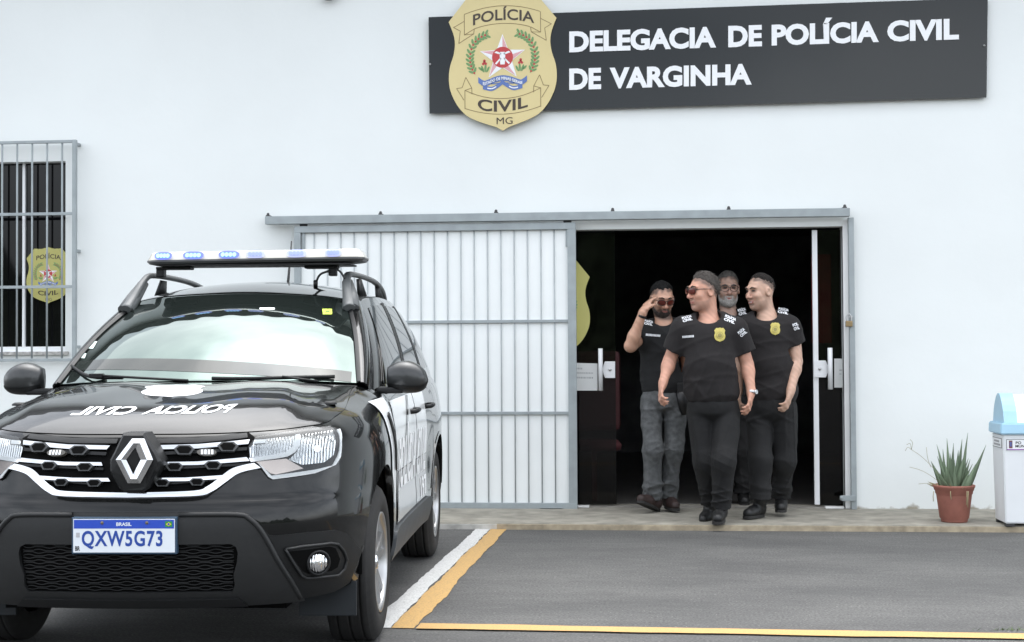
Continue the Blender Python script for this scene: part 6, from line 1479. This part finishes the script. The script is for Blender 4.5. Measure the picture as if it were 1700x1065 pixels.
# --- right man smiling
y0 = -.60; r_ = gr(1276, 854, GZ)
person(y0, (1262, 484), R(-52), R(-6), 1.10, 'smiling man with receding hair at the right of the group in the doorway', dict(
    root=(r_.x, y0, GZ), lo=(at(1196, 500, y0).x, y0-.40, -.05), hi=(at(1352, 500, y0).x, y0+.34, 1.92), seed=37,
    smile=True, stubble=.30, skin=skin_mat('light_skin', (.51, .32, .235)), neck=(1273, 524, .02),
    torso_core=[(1275, 546, .0), (1277, 600, .0), (1279, 668, .0)],
    arms=[dict(pts=[(1316, 541, .0), (1322, 600, -.02), (1313, 647, -.14)], r=[.055, .047, .031], hand=dict(tip=(1305, 680, -.19), normal=(-.85, .35, 0), curl=[.45, .55, .6, .7], thumb=1, len=.185, tang=.45)),
          dict(pts=[(1240, 545, .03), (1228, 600, .07), (1226, 645, .05)], r=[.053, .046, .03], hand=dict(tip=(1226, 675, .03), normal=(.9, .2, 0), curl=.6, thumb=-1))],
    legs=[dict(pts=[(1260, 690, .0), (1262, 765, -.10), (1262, 826, -.12)], r=[.094, .078, .068]), dict(pts=[(1300, 690, .0), (1302, 765, -.0), (1297, 822, .12)], r=[.092, .076, .066])],
    hair=dict(mat=mat('thin_dark_hair', (.013, .010, .0085), .8, 0, 60, .22, .2, 250, spec=.3), col=(.03, .022, .018), g=.002, top=.007, line=.054, slope=.66, len=.8), brow=mat('brown_brow2', (.05, .035, .028), .8), eyes=True,
    shirt=dict(mat=blackshirt, ell=[((1276, 556, .0), (.205, .14, .17)), ((1278, 604, -.005), (.195, .148, .19)), ((1280, 650, .0), (.195, .145, .14))],
        cones=[((1246, 541, .0), (1308, 541, .0), .084, .084), ((1258, 529, .015), (1292, 529, .015), .066, .066)],
        sleeves=[dict(a=(1310, 543, 0), b=(1321, 571, .015), r=(.084, .077)), dict(a=(1243, 545, .02), b=(1233, 580, .05), r=(.08, .072))],
        hem=(1278, 668), collar=(1271, 520, -.045), collar_r=(.088, .11, .060)),
    trousers=dict(mat=blacktr, pelvis=(1280, 675, .0), pr=(.18, .135, .12)),
    shoes=[dict(heel=(1262, 856, -.06), toe=(1242, 859, -.20), ankle=(1262, 828, -.11)), dict(heel=(1297, 847, .14), toe=(1296, 849, -.02), ankle=(1297, 822, .12))], shoe_mat=boot,
    prints=[('text', 'POLÍCIA|CIVIL', (1227, 524), (1240, 521), 12, 'shoulder_print'), ('text', 'POLÍCIA|CIVIL', (1291, 519), (1308, 522), 10, 'shoulder_print'), ('text', 'POL|CIVIL', (1319, 549), (1328, 546), 13, 'sleeve_print'), ('badge', (1287, 547.5), 8.2)]))
# --- man behind with glasses and a grey beard
y0 = .34; r_ = gr(1216, 838, GZ)
person(y0, (1208, 480), R(4), R(-4), 1.13, 'grey bearded man wearing spectacles standing in the dark doorway behind the others', dict(
    root=(r_.x, y0, GZ), lo=(at(1146, 500, y0).x, y0-.36, -.05), hi=(at(1284, 500, y0).x, y0+.36, 1.96), seed=51,
    stubble=.7, stubcol=(.26, .24, .22), skin=skin_mat('shaded_skin', (.40, .25, .19)), neck=(1209, 520, .02),
    torso_core=[(1210, 545, .0), (1212, 600, .0), (1214, 660, .0)],
    arms=[dict(pts=[(1172, 545, .0), (1162, 600, .03), (1160, 645, -.02)], hand=dict(tip=(1160, 675, -.04), normal=(.9, .2, 0), curl=.5, thumb=-1)), dict(pts=[(1248, 545, .0), (1258, 600, .03), (1260, 645, -.02)], hand=dict(tip=(1260, 675, -.04), normal=(-.9, .2, 0), curl=.5, thumb=1))],
    legs=[dict(pts=[(1196, 680, .0), (1196, 750, -.04), (1196, 812, .0)], r=[.1, .08, .068]), dict(pts=[(1232, 680, .0), (1234, 750, .0), (1234, 812, .03)], r=[.1, .08, .068])],
    hair=dict(mat=mat('grey_hair', (.060, .054, .048), .8, 0, 60, .22, .2, 250), col=(.06, .05, .045), g=.004, top=.014, line=.034, slope=.9), brow=mat('grey_brow', (.10, .08, .07), .8), eyes=True,
    beard=dict(mat=mat('white_grey_beard', (.30, .28, .26), .8, 0, 90, .3), g=.007, cheek=.25), glasses=dict(kind='clear'),
    shirt=dict(mat=blackshirt, ell=[((1210, 556, .0), (.19, .135, .16)), ((1212, 604, .0), (.185, .14, .18)), ((1214, 640, .0), (.185, .135, .14))],
        cones=[((1180, 540, .0), (1240, 540, .0), .082, .082), ((1194, 527, .01), (1226, 527, .01), .066, .066)],
        sleeves=[dict(a=(1176, 543, 0), b=(1167, 576, .015), r=(.08, .072)), dict(a=(1244, 543, 0), b=(1253, 576, .015), r=(.08, .072))],
        hem=(1213, 652), collar=(1209, 518, -.045), collar_r=(.086, .11, .058)),
    trousers=dict(mat=blacktr, pelvis=(1214, 662, .0)),
    shoes=[dict(heel=(1196, 838, .04), toe=(1194, 840, -.12), ankle=(1196, 812, .02)), dict(heel=(1234, 836, .06), toe=(1236, 838, -.10), ankle=(1234, 812, .04))], shoe_mat=boot,
    prints=[]))
